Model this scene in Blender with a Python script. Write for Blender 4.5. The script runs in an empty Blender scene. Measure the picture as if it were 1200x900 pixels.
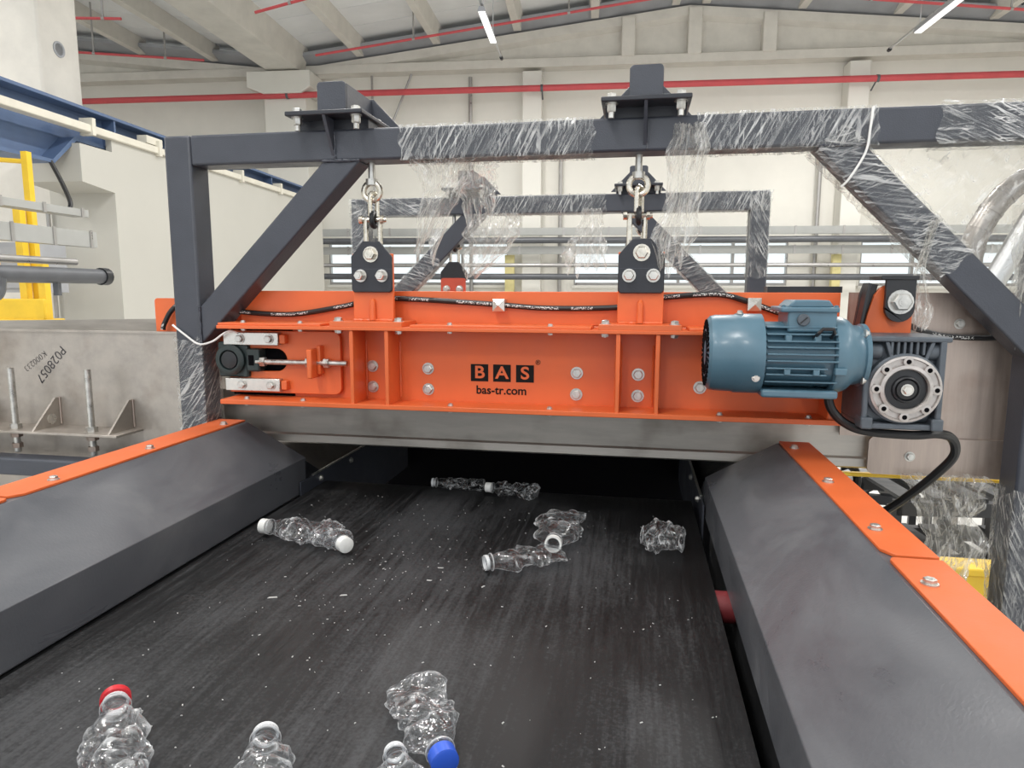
import bpy, bmesh, math, random
from mathutils import Vector, Matrix, noise
random.seed(7)
R = math.radians
scene = bpy.context.scene
col = scene.collection

# ------------------------------------------------------------------ camera
CAM = Vector((0.126, -2.1715, 0.0969))
yaw, pitch, roll = -0.1788, -0.1372, 0.003
fw = Vector((math.sin(yaw)*math.cos(pitch), math.cos(yaw)*math.cos(pitch), math.sin(pitch)))
rt = Vector((math.cos(yaw), -math.sin(yaw), 0)); up = rt.cross(fw)
r2 = math.cos(roll)*rt + math.sin(roll)*up; u2 = -math.sin(roll)*rt + math.cos(roll)*up
cd = bpy.data.cameras.new('camera'); cam = bpy.data.objects.new('camera', cd); col.objects.link(cam)
cam.matrix_world = Matrix(((r2.x, u2.x, -fw.x, CAM.x), (r2.y, u2.y, -fw.y, CAM.y), (r2.z, u2.z, -fw.z, CAM.z), (0, 0, 0, 1)))
cd.lens = 799.4/1200*36; cd.sensor_width = 36; cd.clip_start = 0.02; cd.clip_end = 200
scene.camera = cam

# ------------------------------------------------------------------ world, exposure
w = bpy.data.worlds.new('sky'); scene.world = w; w.use_nodes = True
bg = w.node_tree.nodes['Background']; bg.inputs[0].default_value = (0.93, 0.97, 1.0, 1); bg.inputs[1].default_value = 1.1
scene.view_settings.view_transform = 'Standard'; scene.view_settings.look = 'None'
scene.view_settings.gamma = 1.0; scene.view_settings.use_curve_mapping = False
scene.view_settings.exposure = 0.24
LAMP_W = 130.0
scene.cycles.max_bounces = 10; scene.cycles.transparent_max_bounces = 24

# ------------------------------------------------------------------ materials
MATS = {}
def nodes(name):
    m = bpy.data.materials.new(name); m.use_nodes = True
    nt = m.node_tree; b = nt.nodes['Principled BSDF']; MATS[name] = m
    return m, nt, b
def N(nt, t, **kw):
    n = nt.nodes.new(t)
    for k, v in kw.items():
        if k in n.inputs: n.inputs[k].default_value = v
        else: setattr(n, k, v)
    return n
def coords(nt, scale=(1, 1, 1), rot=(0, 0, 0), src='Object'):
    tc = nt.nodes.new('ShaderNodeTexCoord'); mp = nt.nodes.new('ShaderNodeMapping')
    mp.inputs['Scale'].default_value = scale; mp.inputs['Rotation'].default_value = rot
    nt.links.new(tc.outputs[src], mp.inputs['Vector']); return mp.outputs['Vector']
def ramp(nt, src, stops):
    r = nt.nodes.new('ShaderNodeValToRGB'); cr = r.color_ramp
    while len(cr.elements) < len(stops): cr.elements.new(0.5)
    for e, (p, c) in zip(cr.elements, stops):
        e.position = p; e.color = c if len(c) == 4 else (*c, 1)
    nt.links.new(src, r.inputs['Fac']); return r.outputs['Color']
def g(v): return (v, v, v, 1)
def paint(name, c, rough=.45, metal=0.0, var=.12, nscale=6.0, bump=0.0, bscale=300.0, coat=0.0, stretch=(1, 1, 1), rvar=.1, spec=.5):
    m, nt, b = nodes(name)
    v = coords(nt, stretch)
    n = N(nt, 'ShaderNodeTexNoise', Scale=nscale, Detail=5.0, Roughness=.6); nt.links.new(v, n.inputs['Vector'])
    lo = tuple(max(0, x*(1-var)) for x in c); hi = tuple(min(1, x*(1+var)) for x in c)
    nt.links.new(ramp(nt, n.outputs['Fac'], [(.3, lo), (.7, hi)]), b.inputs['Base Color'])
    nt.links.new(ramp(nt, n.outputs['Fac'], [(.3, g(max(0, rough-rvar))), (.7, g(min(1, rough+rvar)))]), b.inputs['Roughness'])
    b.inputs['Metallic'].default_value = metal; b.inputs['Specular IOR Level'].default_value = spec
    if coat: b.inputs['Coat Weight'].default_value = coat; b.inputs['Coat Roughness'].default_value = .15
    if bump:
        n2 = N(nt, 'ShaderNodeTexNoise', Scale=bscale, Detail=2.0); nt.links.new(coords(nt), n2.inputs['Vector'])
        bp = N(nt, 'ShaderNodeBump', Strength=bump, Distance=.002); nt.links.new(n2.outputs['Fac'], bp.inputs['Height'])
        nt.links.new(bp.outputs['Normal'], b.inputs['Normal'])
    return m
ORANGE = (.71, .138, .036)
paint('frame_paint', (.050, .055, .070), .40, 0, .12, 8, .35, 260)
paint('plate_paint', (.022, .024, .032), .38, 0, .10, 8, .2, 260)
paint('orange', ORANGE, .42, 0, .06, 5, .08, 220)
paint('orange_strip', (.64, .128, .034), .48, 0, .05, 5, .10, 220, spec=.32)
paint('steel_bright', (.62, .60, .56), .30, .9, .12, 20)
paint('zinc', (.56, .55, .52), .34, .85, .25, 40)
paint('zinc_yellow', (.66, .62, .54), .26, .95, .2, 60)
paint('cast_green', (.018, .030, .030), .45, 0, .2, 30, .3, 300)
paint('black_rubber', (.010, .010, .011), .42, 0, .2, 30)
paint('black_paint', (.014, .015, .018), .40, 0, .2, 10)
paint('void_black', (.004, .004, .005), .9, 0, .1, 10, spec=.05)  # near-black painted as the shade inside voids, holes and slots
paint('motor_blue', (.080, .160, .215), .36, 0, .06, 12, .06, 200, coat=.12)
paint('gear_grey', (.085, .100, .118), .42, .15, .15, 30, .2, 300)
paint('cast_ring', (.46, .43, .41), .38, .6, .15, 40, .2, 300)
paint('black_print', (.006, .006, .006), .6, 0, .05, 10, spec=.2)
paint('ink', (.02, .02, .03), .6, 0, .05, 10)
paint('white_plastic', (.78, .78, .76), .4, 0, .05, 10)
paint('blue_plastic', (.03, .10, .55), .35, 0, .05, 10)
paint('red_plastic', (.55, .02, .03), .35, 0, .1, 10)
paint('red_dull', (.22, .03, .035), .5, 0, .2, 10)
paint('red_pipe', (.56, .075, .085), .4, 0, .1, 3)
paint('red_lug', (.50, .075, .04), .45, 0, .1, 6)
paint('wall_cream', (.76, .74, .68), .75, 0, .04, 1.2, .2, 20)
paint('wall_white', (.74, .725, .67), .75, 0, .03, 1.0, .2, 20)
paint('wall_pier', (.50, .49, .445), .75, 0, .03, 1.0, .2, 20)
paint('concrete', (.52, .50, .46), .8, 0, .12, 2.5, .4, 30)
paint('concrete_pale', (.66, .635, .58), .8, 0, .08, 2.5, .4, 30)
paint('roof_sheet', (.78, .79, .79), .6, 0, .05, 1.5)
paint('mid_grey', (.34, .35, .37), .6, 0, .1, 2)
paint('floor_grey', (.58, .57, .55), .5, 0, .12, .8)
paint('crane_blue', (.085, .135, .245), .45, 0, .10, 3)
paint('yellow', (.80, .52, .03), .45, 0, .08, 6)
paint('yellow_pale', (.72, .64, .30), .5, 0, .08, 6)
paint('tray_grey', (.38, .385, .37), .5, .2, .06, 4)
paint('pipe_dark', (.10, .105, .115), .4, .2, .15, 6)
paint('pipe_grey', (.38, .37, .36), .35, .6, .1, 6)
paint('rail_beige', (.66, .63, .54), .6, 0, .08, 4)
paint('alu', (.50, .51, .52), .35, .7, .05, 8)
paint('duct_metal', (.27, .25, .23), .32, .8, .1, 5)
paint('insulation', (.50, .47, .42), .6, .3, .1, 5)
paint('chips', (.42, .42, .41), .5, 0, .1, 10)
paint('dark_machine', (.018, .019, .021), .5, 0, .2, 8)

def steel(name, c, rough, stain, stretch):
    m, nt, b = nodes(name)
    v = coords(nt, stretch)
    n = N(nt, 'ShaderNodeTexNoise', Scale=14.0, Detail=6.0, Roughness=.65); nt.links.new(v, n.inputs['Vector'])
    n2 = N(nt, 'ShaderNodeTexNoise', Scale=4.0, Detail=4.0); nt.links.new(coords(nt), n2.inputs['Vector'])
    base = ramp(nt, n.outputs['Fac'], [(.3, tuple(x*.82 for x in c)), (.7, tuple(min(1, x*1.1) for x in c))])
    st = ramp(nt, n2.outputs['Fac'], [(.52, g(1)), (.72, stain)])
    mx = N(nt, 'ShaderNodeMix', data_type='RGBA', blend_type='MULTIPLY'); mx.inputs['Factor'].default_value = .75
    nt.links.new(base, mx.inputs['A']); nt.links.new(st, mx.inputs['B'])
    nt.links.new(mx.outputs['Result'], b.inputs['Base Color'])
    b.inputs['Metallic'].default_value = .75
    nt.links.new(ramp(nt, n.outputs['Fac'], [(.3, g(rough-.08)), (.7, g(rough+.1))]), b.inputs['Roughness'])
steel('steel_plate', (.44, .40, .36), .42, (.62, .57, .52, 1), (1, 1, 1))
steel('steel_brown', (.44, .365, .32), .38, (.6, .5, .45, 1), (3, 3, .25))
steel('steel_guard', (.46, .43, .39), .42, (.45, .42, .38, 1), (.3, 1, 2))

def cover_mat():
    m, nt, b = nodes('cover_paint')
    n = N(nt, 'ShaderNodeTexNoise', Scale=3.2, Detail=6.0, Roughness=.62, Distortion=.6); nt.links.new(coords(nt, (1.6, .7, 1)), n.inputs['Vector'])
    nt.links.new(ramp(nt, n.outputs['Fac'], [(.30, (.070, .074, .085)), (.55, (.095, .099, .110)), (.75, (.135, .138, .146))]), b.inputs['Base Color'])
    nt.links.new(ramp(nt, n.outputs['Fac'], [(.36, g(.26)), (.50, g(.38)), (.62, g(.55))]), b.inputs['Roughness'])
    n2 = N(nt, 'ShaderNodeTexNoise', Scale=150.0, Detail=2.0); nt.links.new(coords(nt), n2.inputs['Vector'])
    bp = N(nt, 'ShaderNodeBump', Strength=.16, Distance=.002); nt.links.new(n2.outputs['Fac'], bp.inputs['Height'])
    nt.links.new(bp.outputs['Normal'], b.inputs['Normal'])
cover_mat()
def belt_mat():
    m, nt, b = nodes('belt_rubber')
    n = N(nt, 'ShaderNodeTexNoise', Scale=9.0, Detail=8.0, Roughness=.72); nt.links.new(coords(nt, (7.0, .35, 1)), n.inputs['Vector'])
    n1 = N(nt, 'ShaderNodeTexNoise', Scale=2.2, Detail=4.0); nt.links.new(coords(nt, (1, .55, 1)), n1.inputs['Vector'])
    n3 = N(nt, 'ShaderNodeTexNoise', Scale=160.0, Detail=3.0); nt.links.new(coords(nt), n3.inputs['Vector'])
    a = N(nt, 'ShaderNodeMath', operation='MULTIPLY_ADD'); nt.links.new(n.outputs['Fac'], a.inputs[0]); a.inputs[1].default_value = .55
    nt.links.new(n1.outputs['Fac'], a.inputs[2])
    a2 = N(nt, 'ShaderNodeMath', operation='MULTIPLY_ADD'); nt.links.new(n3.outputs['Fac'], a2.inputs[0]); a2.inputs[1].default_value = .34
    nt.links.new(a.outputs[0], a2.inputs[2])
    a3 = N(nt, 'ShaderNodeMath', operation='MULTIPLY'); nt.links.new(a2.outputs[0], a3.inputs[0]); a3.inputs[1].default_value = .72
    a2 = a3
    nt.links.new(ramp(nt, a2.outputs[0], [(.56, (.0025, .0025, .003)), (.68, (.009, .0092, .010)), (.82, (.045, .046, .049))]), b.inputs['Base Color'])
    nt.links.new(ramp(nt, a2.outputs[0], [(.56, g(.40)), (.80, g(.62))]), b.inputs['Roughness'])
    b.inputs['Specular IOR Level'].default_value = .30
    bp = N(nt, 'ShaderNodeBump', Strength=.12, Distance=.002); nt.links.new(n.outputs['Fac'], bp.inputs['Height'])
    nt.links.new(bp.outputs['Normal'], b.inputs['Normal'])
belt_mat()
def hose_mat():
    m, nt, b = nodes('hose_print')
    u = nt.nodes.new('ShaderNodeUVMap'); sp = nt.nodes.new('ShaderNodeSeparateXYZ'); nt.links.new(u.outputs[0], sp.inputs[0])
    mp = nt.nodes.new('ShaderNodeMapping'); mp.inputs['Scale'].default_value = (190, 14, 1); nt.links.new(u.outputs[0], mp.inputs[0])
    n = N(nt, 'ShaderNodeTexNoise', Scale=1.0, Detail=1.0); nt.links.new(mp.outputs[0], n.inputs['Vector'])
    mp2 = nt.nodes.new('ShaderNodeMapping'); mp2.inputs['Scale'].default_value = (9, 0, 0); nt.links.new(u.outputs[0], mp2.inputs[0])
    n2 = N(nt, 'ShaderNodeTexNoise', Scale=1.0, Detail=0.0); nt.links.new(mp2.outputs[0], n2.inputs['Vector'])
    a = N(nt, 'ShaderNodeMath', operation='GREATER_THAN'); a.inputs[1].default_value = .52; nt.links.new(n.outputs['Fac'], a.inputs[0])
    a2 = N(nt, 'ShaderNodeMath', operation='GREATER_THAN'); a2.inputs[1].default_value = .47; nt.links.new(n2.outputs['Fac'], a2.inputs[0])
    s1 = N(nt, 'ShaderNodeMath', operation='COMPARE'); s1.inputs[1].default_value = .5; s1.inputs[2].default_value = .075; nt.links.new(sp.outputs[1], s1.inputs[0])
    m1 = N(nt, 'ShaderNodeMath', operation='MULTIPLY'); nt.links.new(a.outputs[0], m1.inputs[0]); nt.links.new(a2.outputs[0], m1.inputs[1])
    m2 = N(nt, 'ShaderNodeMath', operation='MULTIPLY'); nt.links.new(m1.outputs[0], m2.inputs[0]); nt.links.new(s1.outputs[0], m2.inputs[1])
    nt.links.new(ramp(nt, m2.outputs[0], [(.1, (.009, .009, .010)), (.6, (.62, .62, .60))]), b.inputs['Base Color'])
    b.inputs['Roughness'].default_value = .4
hose_mat()
def film_mat(name, rot, lo, hi, base, gain, dens=46.0):
    """clear stretch film: transparent with pale stretched creases and a glossy skin"""
    m = bpy.data.materials.new(name); m.use_nodes = True; MATS[name] = m
    nt = m.node_tree; nt.nodes.clear()
    out = nt.nodes.new('ShaderNodeOutputMaterial')
    u = nt.nodes.new('ShaderNodeUVMap')
    def streak(r, sx, sy, det, dist):
        m0_ = nt.nodes.new('ShaderNodeMapping'); m0_.inputs['Rotation'].default_value = (0, 0, r)
        mp = nt.nodes.new('ShaderNodeMapping'); mp.inputs['Scale'].default_value = (sx, sy, 1)
        nt.links.new(u.outputs[0], m0_.inputs[0]); nt.links.new(m0_.outputs[0], mp.inputs[0])
        n = N(nt, 'ShaderNodeTexNoise', Scale=1.0, Detail=det, Roughness=.6, Distortion=dist); nt.links.new(mp.outputs[0], n.inputs['Vector'])
        return n.outputs['Fac']
    a = streak(rot, 7, dens*3, 4.0, .5); b_ = streak(rot+.5, 16, dens*2.2, 3.0, 1.2); c = streak(0, 9, 9, 2.0, 0)
    ra = ramp(nt, a, [(lo, g(0)), (hi, g(1))]); rb = ramp(nt, b_, [(lo+.03, g(0)), (hi+.03, g(1))])
    mx = N(nt, 'ShaderNodeMath', operation='MAXIMUM'); nt.links.new(ra, mx.inputs[0]); nt.links.new(rb, mx.inputs[1])
    cm = ramp(nt, c, [(.35, g(.25)), (.65, g(1))])
    ml = N(nt, 'ShaderNodeMath', operation='MULTIPLY'); nt.links.new(mx.outputs[0], ml.inputs[0]); nt.links.new(cm, ml.inputs[1])
    ad = N(nt, 'ShaderNodeMath', operation='MULTIPLY_ADD'); nt.links.new(ml.outputs[0], ad.inputs[0]); ad.inputs[1].default_value = gain; ad.inputs[2].default_value = base
    tr = nt.nodes.new('ShaderNodeBsdfTransparent'); tr.inputs[0].default_value = (.97, .97, .96, 1)
    df = nt.nodes.new('ShaderNodeBsdfDiffuse'); df.inputs[0].default_value = (.86, .85, .81, 1)
    tl = nt.nodes.new('ShaderNodeBsdfTranslucent'); tl.inputs[0].default_value = (.86, .85, .81, 1)
    gl = nt.nodes.new('ShaderNodeBsdfGlossy'); gl.inputs['Roughness'].default_value = .16
    bp = N(nt, 'ShaderNodeBump', Strength=.5, Distance=.004); nt.links.new(a, bp.inputs['Height'])
    for s in (df, gl): nt.links.new(bp.outputs[0], s.inputs['Normal'])
    m0 = nt.nodes.new('ShaderNodeMixShader'); m0.inputs[0].default_value = .4; nt.links.new(df.outputs[0], m0.inputs[1]); nt.links.new(tl.outputs[0], m0.inputs[2])
    m1 = nt.nodes.new('ShaderNodeMixShader'); m1.inputs[0].default_value = .35; nt.links.new(m0.outputs[0], m1.inputs[1]); nt.links.new(gl.outputs[0], m1.inputs[2])
    m2 = nt.nodes.new('ShaderNodeMixShader'); nt.links.new(ad.outputs[0], m2.inputs[0]); nt.links.new(tr.outputs[0], m2.inputs[1]); nt.links.new(m1.outputs[0], m2.inputs[2])
    nt.links.new(m2.outputs[0], out.inputs[0])
film_mat('film_wrap', 1.05, .50, .62, .045, .85)
film_mat('film_wrap_b', -.45, .50, .62, .045, .85)
film_mat('film_cross', .6, .50, .62, .045, .85)
film_mat('film_loose', 0.1, .45, .62, .20, .7, 26)
film_mat('film_sheet', .62, .53, .66, .11, .6, 14)
def pet_mat():
    m = bpy.data.materials.new('pet'); m.use_nodes = True; MATS['pet'] = m
    nt = m.node_tree; nt.nodes.clear(); out = nt.nodes.new('ShaderNodeOutputMaterial')
    n = N(nt, 'ShaderNodeTexNoise', Scale=38.0, Detail=2.0, Distortion=1.5); nt.links.new(coords(nt), n.inputs['Vector'])
    bp = N(nt, 'ShaderNodeBump', Strength=.55, Distance=.004); nt.links.new(n.outputs['Fac'], bp.inputs['Height'])
    lw = N(nt, 'ShaderNodeLayerWeight', Blend=.42); nt.links.new(bp.outputs[0], lw.inputs['Normal'])
    fac = ramp(nt, lw.outputs['Facing'], [(.05, g(.08)), (.5, g(.26)), (.78, g(.95))])
    tr = nt.nodes.new('ShaderNodeBsdfTransparent'); tr.inputs[0].default_value = (.93, .94, .95, 1)
    gl = nt.nodes.new('ShaderNodeBsdfGlossy'); gl.inputs['Roughness'].default_value = .14; nt.links.new(bp.outputs[0], gl.inputs['Normal'])
    df = nt.nodes.new('ShaderNodeBsdfTranslucent'); df.inputs[0].default_value = (.9, .92, .95, 1)
    m1 = nt.nodes.new('ShaderNodeMixShader'); m1.inputs[0].default_value = .30; nt.links.new(gl.outputs[0], m1.inputs[1]); nt.links.new(df.outputs[0], m1.inputs[2])
    m2 = nt.nodes.new('ShaderNodeMixShader'); nt.links.new(fac, m2.inputs[0]); nt.links.new(tr.outputs[0], m2.inputs[1]); nt.links.new(m1.outputs[0], m2.inputs[2])
    ge = nt.nodes.new('ShaderNodeNewGeometry'); cr = ramp(nt, ge.outputs['Pointiness'], [(.52, g(0)), (.62, g(.62))])   # stress-whitened creases, with lamp glints painted into the white
    wd = nt.nodes.new('ShaderNodeBsdfDiffuse'); wd.inputs[0].default_value = (.9, .91, .92, 1)
    m3 = nt.nodes.new('ShaderNodeMixShader'); nt.links.new(cr, m3.inputs[0]); nt.links.new(m2.outputs[0], m3.inputs[1]); nt.links.new(wd.outputs[0], m3.inputs[2])
    nt.links.new(m3.outputs[0], out.inputs[0])
pet_mat()
def glass_mat():
    m = bpy.data.materials.new('pane_glass'); m.use_nodes = True; MATS['pane_glass'] = m
    nt = m.node_tree; nt.nodes.clear(); out = nt.nodes.new('ShaderNodeOutputMaterial')
    tr = nt.nodes.new('ShaderNodeBsdfTransparent'); tr.inputs[0].default_value = (.95, .98, .98, 1)
    gl = nt.nodes.new('ShaderNodeBsdfGlossy'); gl.inputs['Roughness'].default_value = .05
    mx = nt.nodes.new('ShaderNodeMixShader'); mx.inputs[0].default_value = .06
    nt.links.new(tr.outputs[0], mx.inputs[1]); nt.links.new(gl.outputs[0], mx.inputs[2]); nt.links.new(mx.outputs[0], out.inputs[0])
glass_mat()
m, nt, b = nodes('lamp_glow'); b.inputs['Base Color'].default_value = (.9, .9, .9, 1)
b.inputs['Emission Color'].default_value = (1, .98, .95, 1); b.inputs['Emission Strength'].default_value = .9

# ------------------------------------------------------------------ mesh helpers
class MB:
    def __init__(s): s.v = []; s.f = []; s.uv = None
    def add(s, vs, fs):
        k = len(s.v); s.v += [Vector(p) for p in vs]; s.f += [tuple(i+k for i in f) for f in fs]; return s
    def box(s, x0, x1, y0, y1, z0, z1):
        return s.add([(x0,y0,z0),(x1,y0,z0),(x1,y1,z0),(x0,y1,z0),(x0,y0,z1),(x1,y0,z1),(x1,y1,z1),(x0,y1,z1)],
                     [(0,3,2,1),(4,5,6,7),(0,1,5,4),(1,2,6,5),(2,3,7,6),(3,0,4,7)])
    def hexa(s, p): # eight corners, bottom ring then top ring
        return s.add(p, [(0,3,2,1),(4,5,6,7),(0,1,5,4),(1,2,6,5),(2,3,7,6),(3,0,4,7)])
    def prism(s, poly, axis, a, b):
        """poly: 2D outline; axis 'x','y' or 'z' extruded a..b"""
        def P(q, t):
            return {'x': (t, q[0], q[1]), 'y': (q[0], t, q[1]), 'z': (q[0], q[1], t)}[axis]
        n = len(poly)
        vs = [P(q, a) for q in poly] + [P(q, b) for q in poly]
        fs = [tuple(range(n)), tuple(range(2*n-1, n-1, -1))] + [(i, i+n, (i+1) % n+n, (i+1) % n) for i in range(n)]
        return s.add(vs, fs)
    def ring(s, c, axis, prof, seg=24, closed=False):
        """lathe of profile [(radius, along)] about axis direction through c"""
        ax = Vector(axis).normalized(); t = Vector((0, 0, 1)) if abs(ax.z) < .9 else Vector((1, 0, 0))
        e1 = ax.cross(t).normalized(); e2 = ax.cross(e1); c = Vector(c)
        vs = []
        for r, h in prof:
            for i in range(seg):
                a = 2*math.pi*i/seg; vs.append(c + ax*h + (e1*math.cos(a)+e2*math.sin(a))*r)
        fs = []; n = len(prof)
        for j in range(n-1 if not closed else n):
            k = (j+1) % n
            for i in range(seg):
                i2 = (i+1) % seg; fs.append((j*seg+i, j*seg+i2, k*seg+i2, k*seg+i))
        if not closed:
            fs.append(tuple(range(seg-1, -1, -1))); fs.append(tuple((n-1)*seg+i for i in range(seg)))
        return s.add(vs, fs)
    def cyl(s, p, q, r, seg=16):
        p, q = Vector(p), Vector(q); d = q-p
        return s.ring(p, d, [(r, 0), (r, d.length)], seg)
    def tube(s, pts, r, seg=8, closed=False, uv=False):
        pts = [Vector(p) for p in pts]; n = len(pts); prev = None; vs = []
        for i, p in enumerate(pts):
            if closed: t = (pts[(i+1) % n]-pts[i-1])
            else: t = pts[min(i+1, n-1)]-pts[max(i-1, 0)]
            t.normalize()
            if prev is None:
                a = Vector((0, -1, 0)) if abs(t.y) < .9 else Vector((0, 0, 1)); prev = (a - t*a.dot(t)).normalized()
            else: prev = (prev - t*prev.dot(t)).normalized()
            b_ = t.cross(prev)
            rr = r[i] if isinstance(r, (list, tuple)) else r
            for k in range(seg):
                a = 2*math.pi*k/seg + math.pi; vs.append(p + (prev*math.cos(a)+b_*math.sin(a))*rr)
        fs = []
        for i in range(n if closed else n-1):
            j = (i+1) % n
            for k in range(seg):
                k2 = (k+1) % seg; fs.append((i*seg+k, j*seg+k, j*seg+k2, i*seg+k2))
        if not closed:
            fs.append(tuple(range(seg))); fs.append(tuple((n-1)*seg+k for k in range(seg-1, -1, -1)))
        k0 = len(s.v); f0 = len(s.f); s.add(vs, fs)
        if uv:
            L = [0]
            for i in range(1, n): L.append(L[-1]+(pts[i]-pts[i-1]).length)
            s.uv = {}
            for i in range(n-1):
                for k in range(seg):
                    s.uv[f0+i*seg+k] = [(L[i], k/seg), (L[i+1], k/seg), (L[i+1], (k+1)/seg), (L[i], (k+1)/seg)]
        return s
    def grid(s, P, nu, nv, uvf=None):
        k0 = len(s.v); f0 = len(s.f)
        s.v += [Vector(P(i/nu, j/nv)) for j in range(nv+1) for i in range(nu+1)]
        if s.uv is None: s.uv = {}
        for j in range(nv):
            for i in range(nu):
                a = k0+j*(nu+1)+i; s.f.append((a, a+1, a+nu+2, a+nu+1))
                if uvf: s.uv[len(s.f)-1] = [uvf(x/nu, y/nv) for x, y in ((i, j), (i+1, j), (i+1, j+1), (i, j+1))]
        return s
    def mesh(s, name, base=(0, 0, 0), angle=35):
        me = bpy.data.meshes.new(name); b_ = Vector(base)
        me.from_pydata([tuple(v-b_) for v in s.v], [], s.f)
        if s.uv:
            L = me.uv_layers.new(name='UVMap')
            for p in me.polygons:
                for li, q in zip(p.loop_indices, s.uv.get(p.index, [])): L.data[li].uv = q
        bm = bmesh.new(); bm.from_mesh(me); bmesh.ops.recalc_face_normals(bm, faces=bm.faces); bm.to_mesh(me); bm.free()
        if angle is not None:
            for p in me.polygons: p.use_smooth = True
            me.set_sharp_from_angle(angle=R(angle))
        return me
BASE = {}
TH = R(3.95); HO = Vector((CAM.x, CAM.y, 0))
def hw(p):
    p = Vector(p); return HO + Vector((p.x*math.cos(TH)-p.y*math.sin(TH), p.x*math.sin(TH)+p.y*math.cos(TH), p.z))
def place(o, base, hall):
    if hall: o.location = hw(base); o.rotation_euler = (0, 0, TH)
    else: o.location = base
def thing(name, label, cat, base, group=None, hall=False, kind=None):
    o = bpy.data.objects.new(name, None); col.objects.link(o); o.empty_display_size = .1
    place(o, base, hall); BASE[o.name] = Vector(base)
    if label: o['label'] = label
    if cat: o['category'] = cat
    if group: o['group'] = group
    if kind: o['kind'] = kind
    return o
def bev(o, wd, seg=2):
    if wd:
        md = o.modifiers.new('bevel', 'BEVEL'); md.width = wd; md.segments = seg; md.limit_method = 'ANGLE'; md.angle_limit = R(40)
        md.harden_normals = False
def part(name, mb, mat, parent, bevel=0, angle=35, label=None, root=None, kind=None):
    rb = BASE[(root or parent).name]
    me = mb.mesh(name, rb, angle); me.materials.append(MATS[mat])
    o = bpy.data.objects.new(name, me); col.objects.link(o); o.parent = parent; bev(o, bevel)
    BASE[o.name] = rb
    if label: o['label'] = label
    if kind: o['kind'] = kind
    return o
def solo(name, mb, mat, label, cat, base=None, group=None, hall=False, kind=None, bevel=0, angle=35):
    if base is None:
        c = [sum(v[i] for v in mb.v)/len(mb.v) for i in range(2)]; base = (c[0], c[1], min(v.z for v in mb.v))
    me = mb.mesh(name, base, angle); me.materials.append(MATS[mat])
    o = bpy.data.objects.new(name, me); col.objects.link(o); place(o, base, hall); bev(o, bevel); BASE[o.name] = Vector(base)
    if label: o['label'] = label
    if cat: o['category'] = cat
    if group: o['group'] = group
    if kind: o['kind'] = kind
    return o
_bolt = {}
def bolt(parent, loc, r=.014, d='y', mat='zinc', name='bolt', washer=True, h=None, root=None, hall=False):
    """hex head with washer, pointing -y (front), +z, -z, +x or -x"""
    key = (round(r, 4), d, mat, washer, h)
    if key not in _bolt:
        ax = {'y': (0, -1, 0), 'z': (0, 0, 1), '-z': (0, 0, -1), 'x': (1, 0, 0), '-x': (-1, 0, 0)}[d]
        mb = MB(); hh = h or r*.75; z0 = 0
        if washer: mb.ring((0, 0, 0), ax, [(r*1.32, -.002), (r*1.32, r*.2)], 16); z0 = r*.2
        mb.ring((0, 0, 0), ax, [(r, z0-.001), (r, z0+hh*.85), (r*.85, z0+hh)], 6)
        mb.ring((0, 0, 0), ax, [(r*.5, z0), (r*.5, z0+hh*1.12)], 10)
        me = mb.mesh('bolt', (0, 0, 0), 30); me.materials.append(MATS[mat]); _bolt[key] = me
    o = bpy.data.objects.new(name, _bolt[key]); col.objects.link(o); o.parent = parent
    o.location = Vector(loc)-BASE[(root or parent).name]; BASE[o.name] = BASE[(root or parent).name]
    return o
def copy_tree(root, base, label=None, group=None):
    c = root.copy(); col.objects.link(c); c.location = base; BASE[c.name] = Vector(base)
    if label: c['label'] = label
    if group: c['group'] = group
    for ch in list(root.children):
        d = ch.copy(); col.objects.link(d); d.parent = c
        for k in list(ch.children):
            e = k.copy(); col.objects.link(e); e.parent = d
    return c
def text_obj(s, name, size, mat, parent, m, extrude=.0006, offset=0.0, root=None):
    cu = bpy.data.curves.new(name, 'FONT'); cu.body = s; cu.size = size; cu.extrude = extrude; cu.offset = offset
    cu.align_x = 'CENTER'; cu.align_y = 'CENTER'; cu.materials.append(MATS[mat])
    o = bpy.data.objects.new(name, cu); col.objects.link(o)
    m = Matrix.Translation(-BASE[(root or parent).name]) @ m
    me = bpy.data.meshes.new_from_object(o.evaluated_get(bpy.context.evaluated_depsgraph_get()))
    bpy.data.objects.remove(o); me.name = name
    o = bpy.data.objects.new(name, me); col.objects.link(o); o.parent = parent; o.matrix_local = m
    return o
def arc(c, r, a0, a1, n):
    return [(c[0]+r*math.cos(R(a0+(a1-a0)*i/n)), c[1]+r*math.sin(R(a0+(a1-a0)*i/n))) for i in range(n+1)]
def rrect(x0, x1, z0, z1, r, n=4):
    return arc((x1-r, z1-r), r, 0, 90, n)+arc((x0+r, z1-r), r, 90, 180, n)+arc((x0+r, z0+r), r, 180, 270, n)+arc((x1-r, z0+r), r, 270, 360, n)
def smooth_path(pts, n=8):
    pts = [Vector(p) for p in pts]; out = []
    for i in range(len(pts)-1):
        p0, p1, p2, p3 = pts[max(i-1, 0)], pts[i], pts[i+1], pts[min(i+2, len(pts)-1)]
        for k in range(n):
            t = k/n
            out.append(.5*((2*p1)+(p2-p0)*t+(2*p0-5*p1+4*p2-p3)*t*t+(3*p1-p0-3*p2+p3)*t**3))
    out.append(pts[-1]); return out

# ================================================================== THE HALL (built in the hall's own axes, turned 4 degrees)
FZ = -2.2
def S(name, mb, mat, bevel=0, **k):
    return solo(name, mb, mat, None, None, hall=True, kind='structure', bevel=bevel, **k)
S('floor', MB().box(-17, 13, -8, 18.3, FZ-.2, FZ), 'floor_grey')
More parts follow.
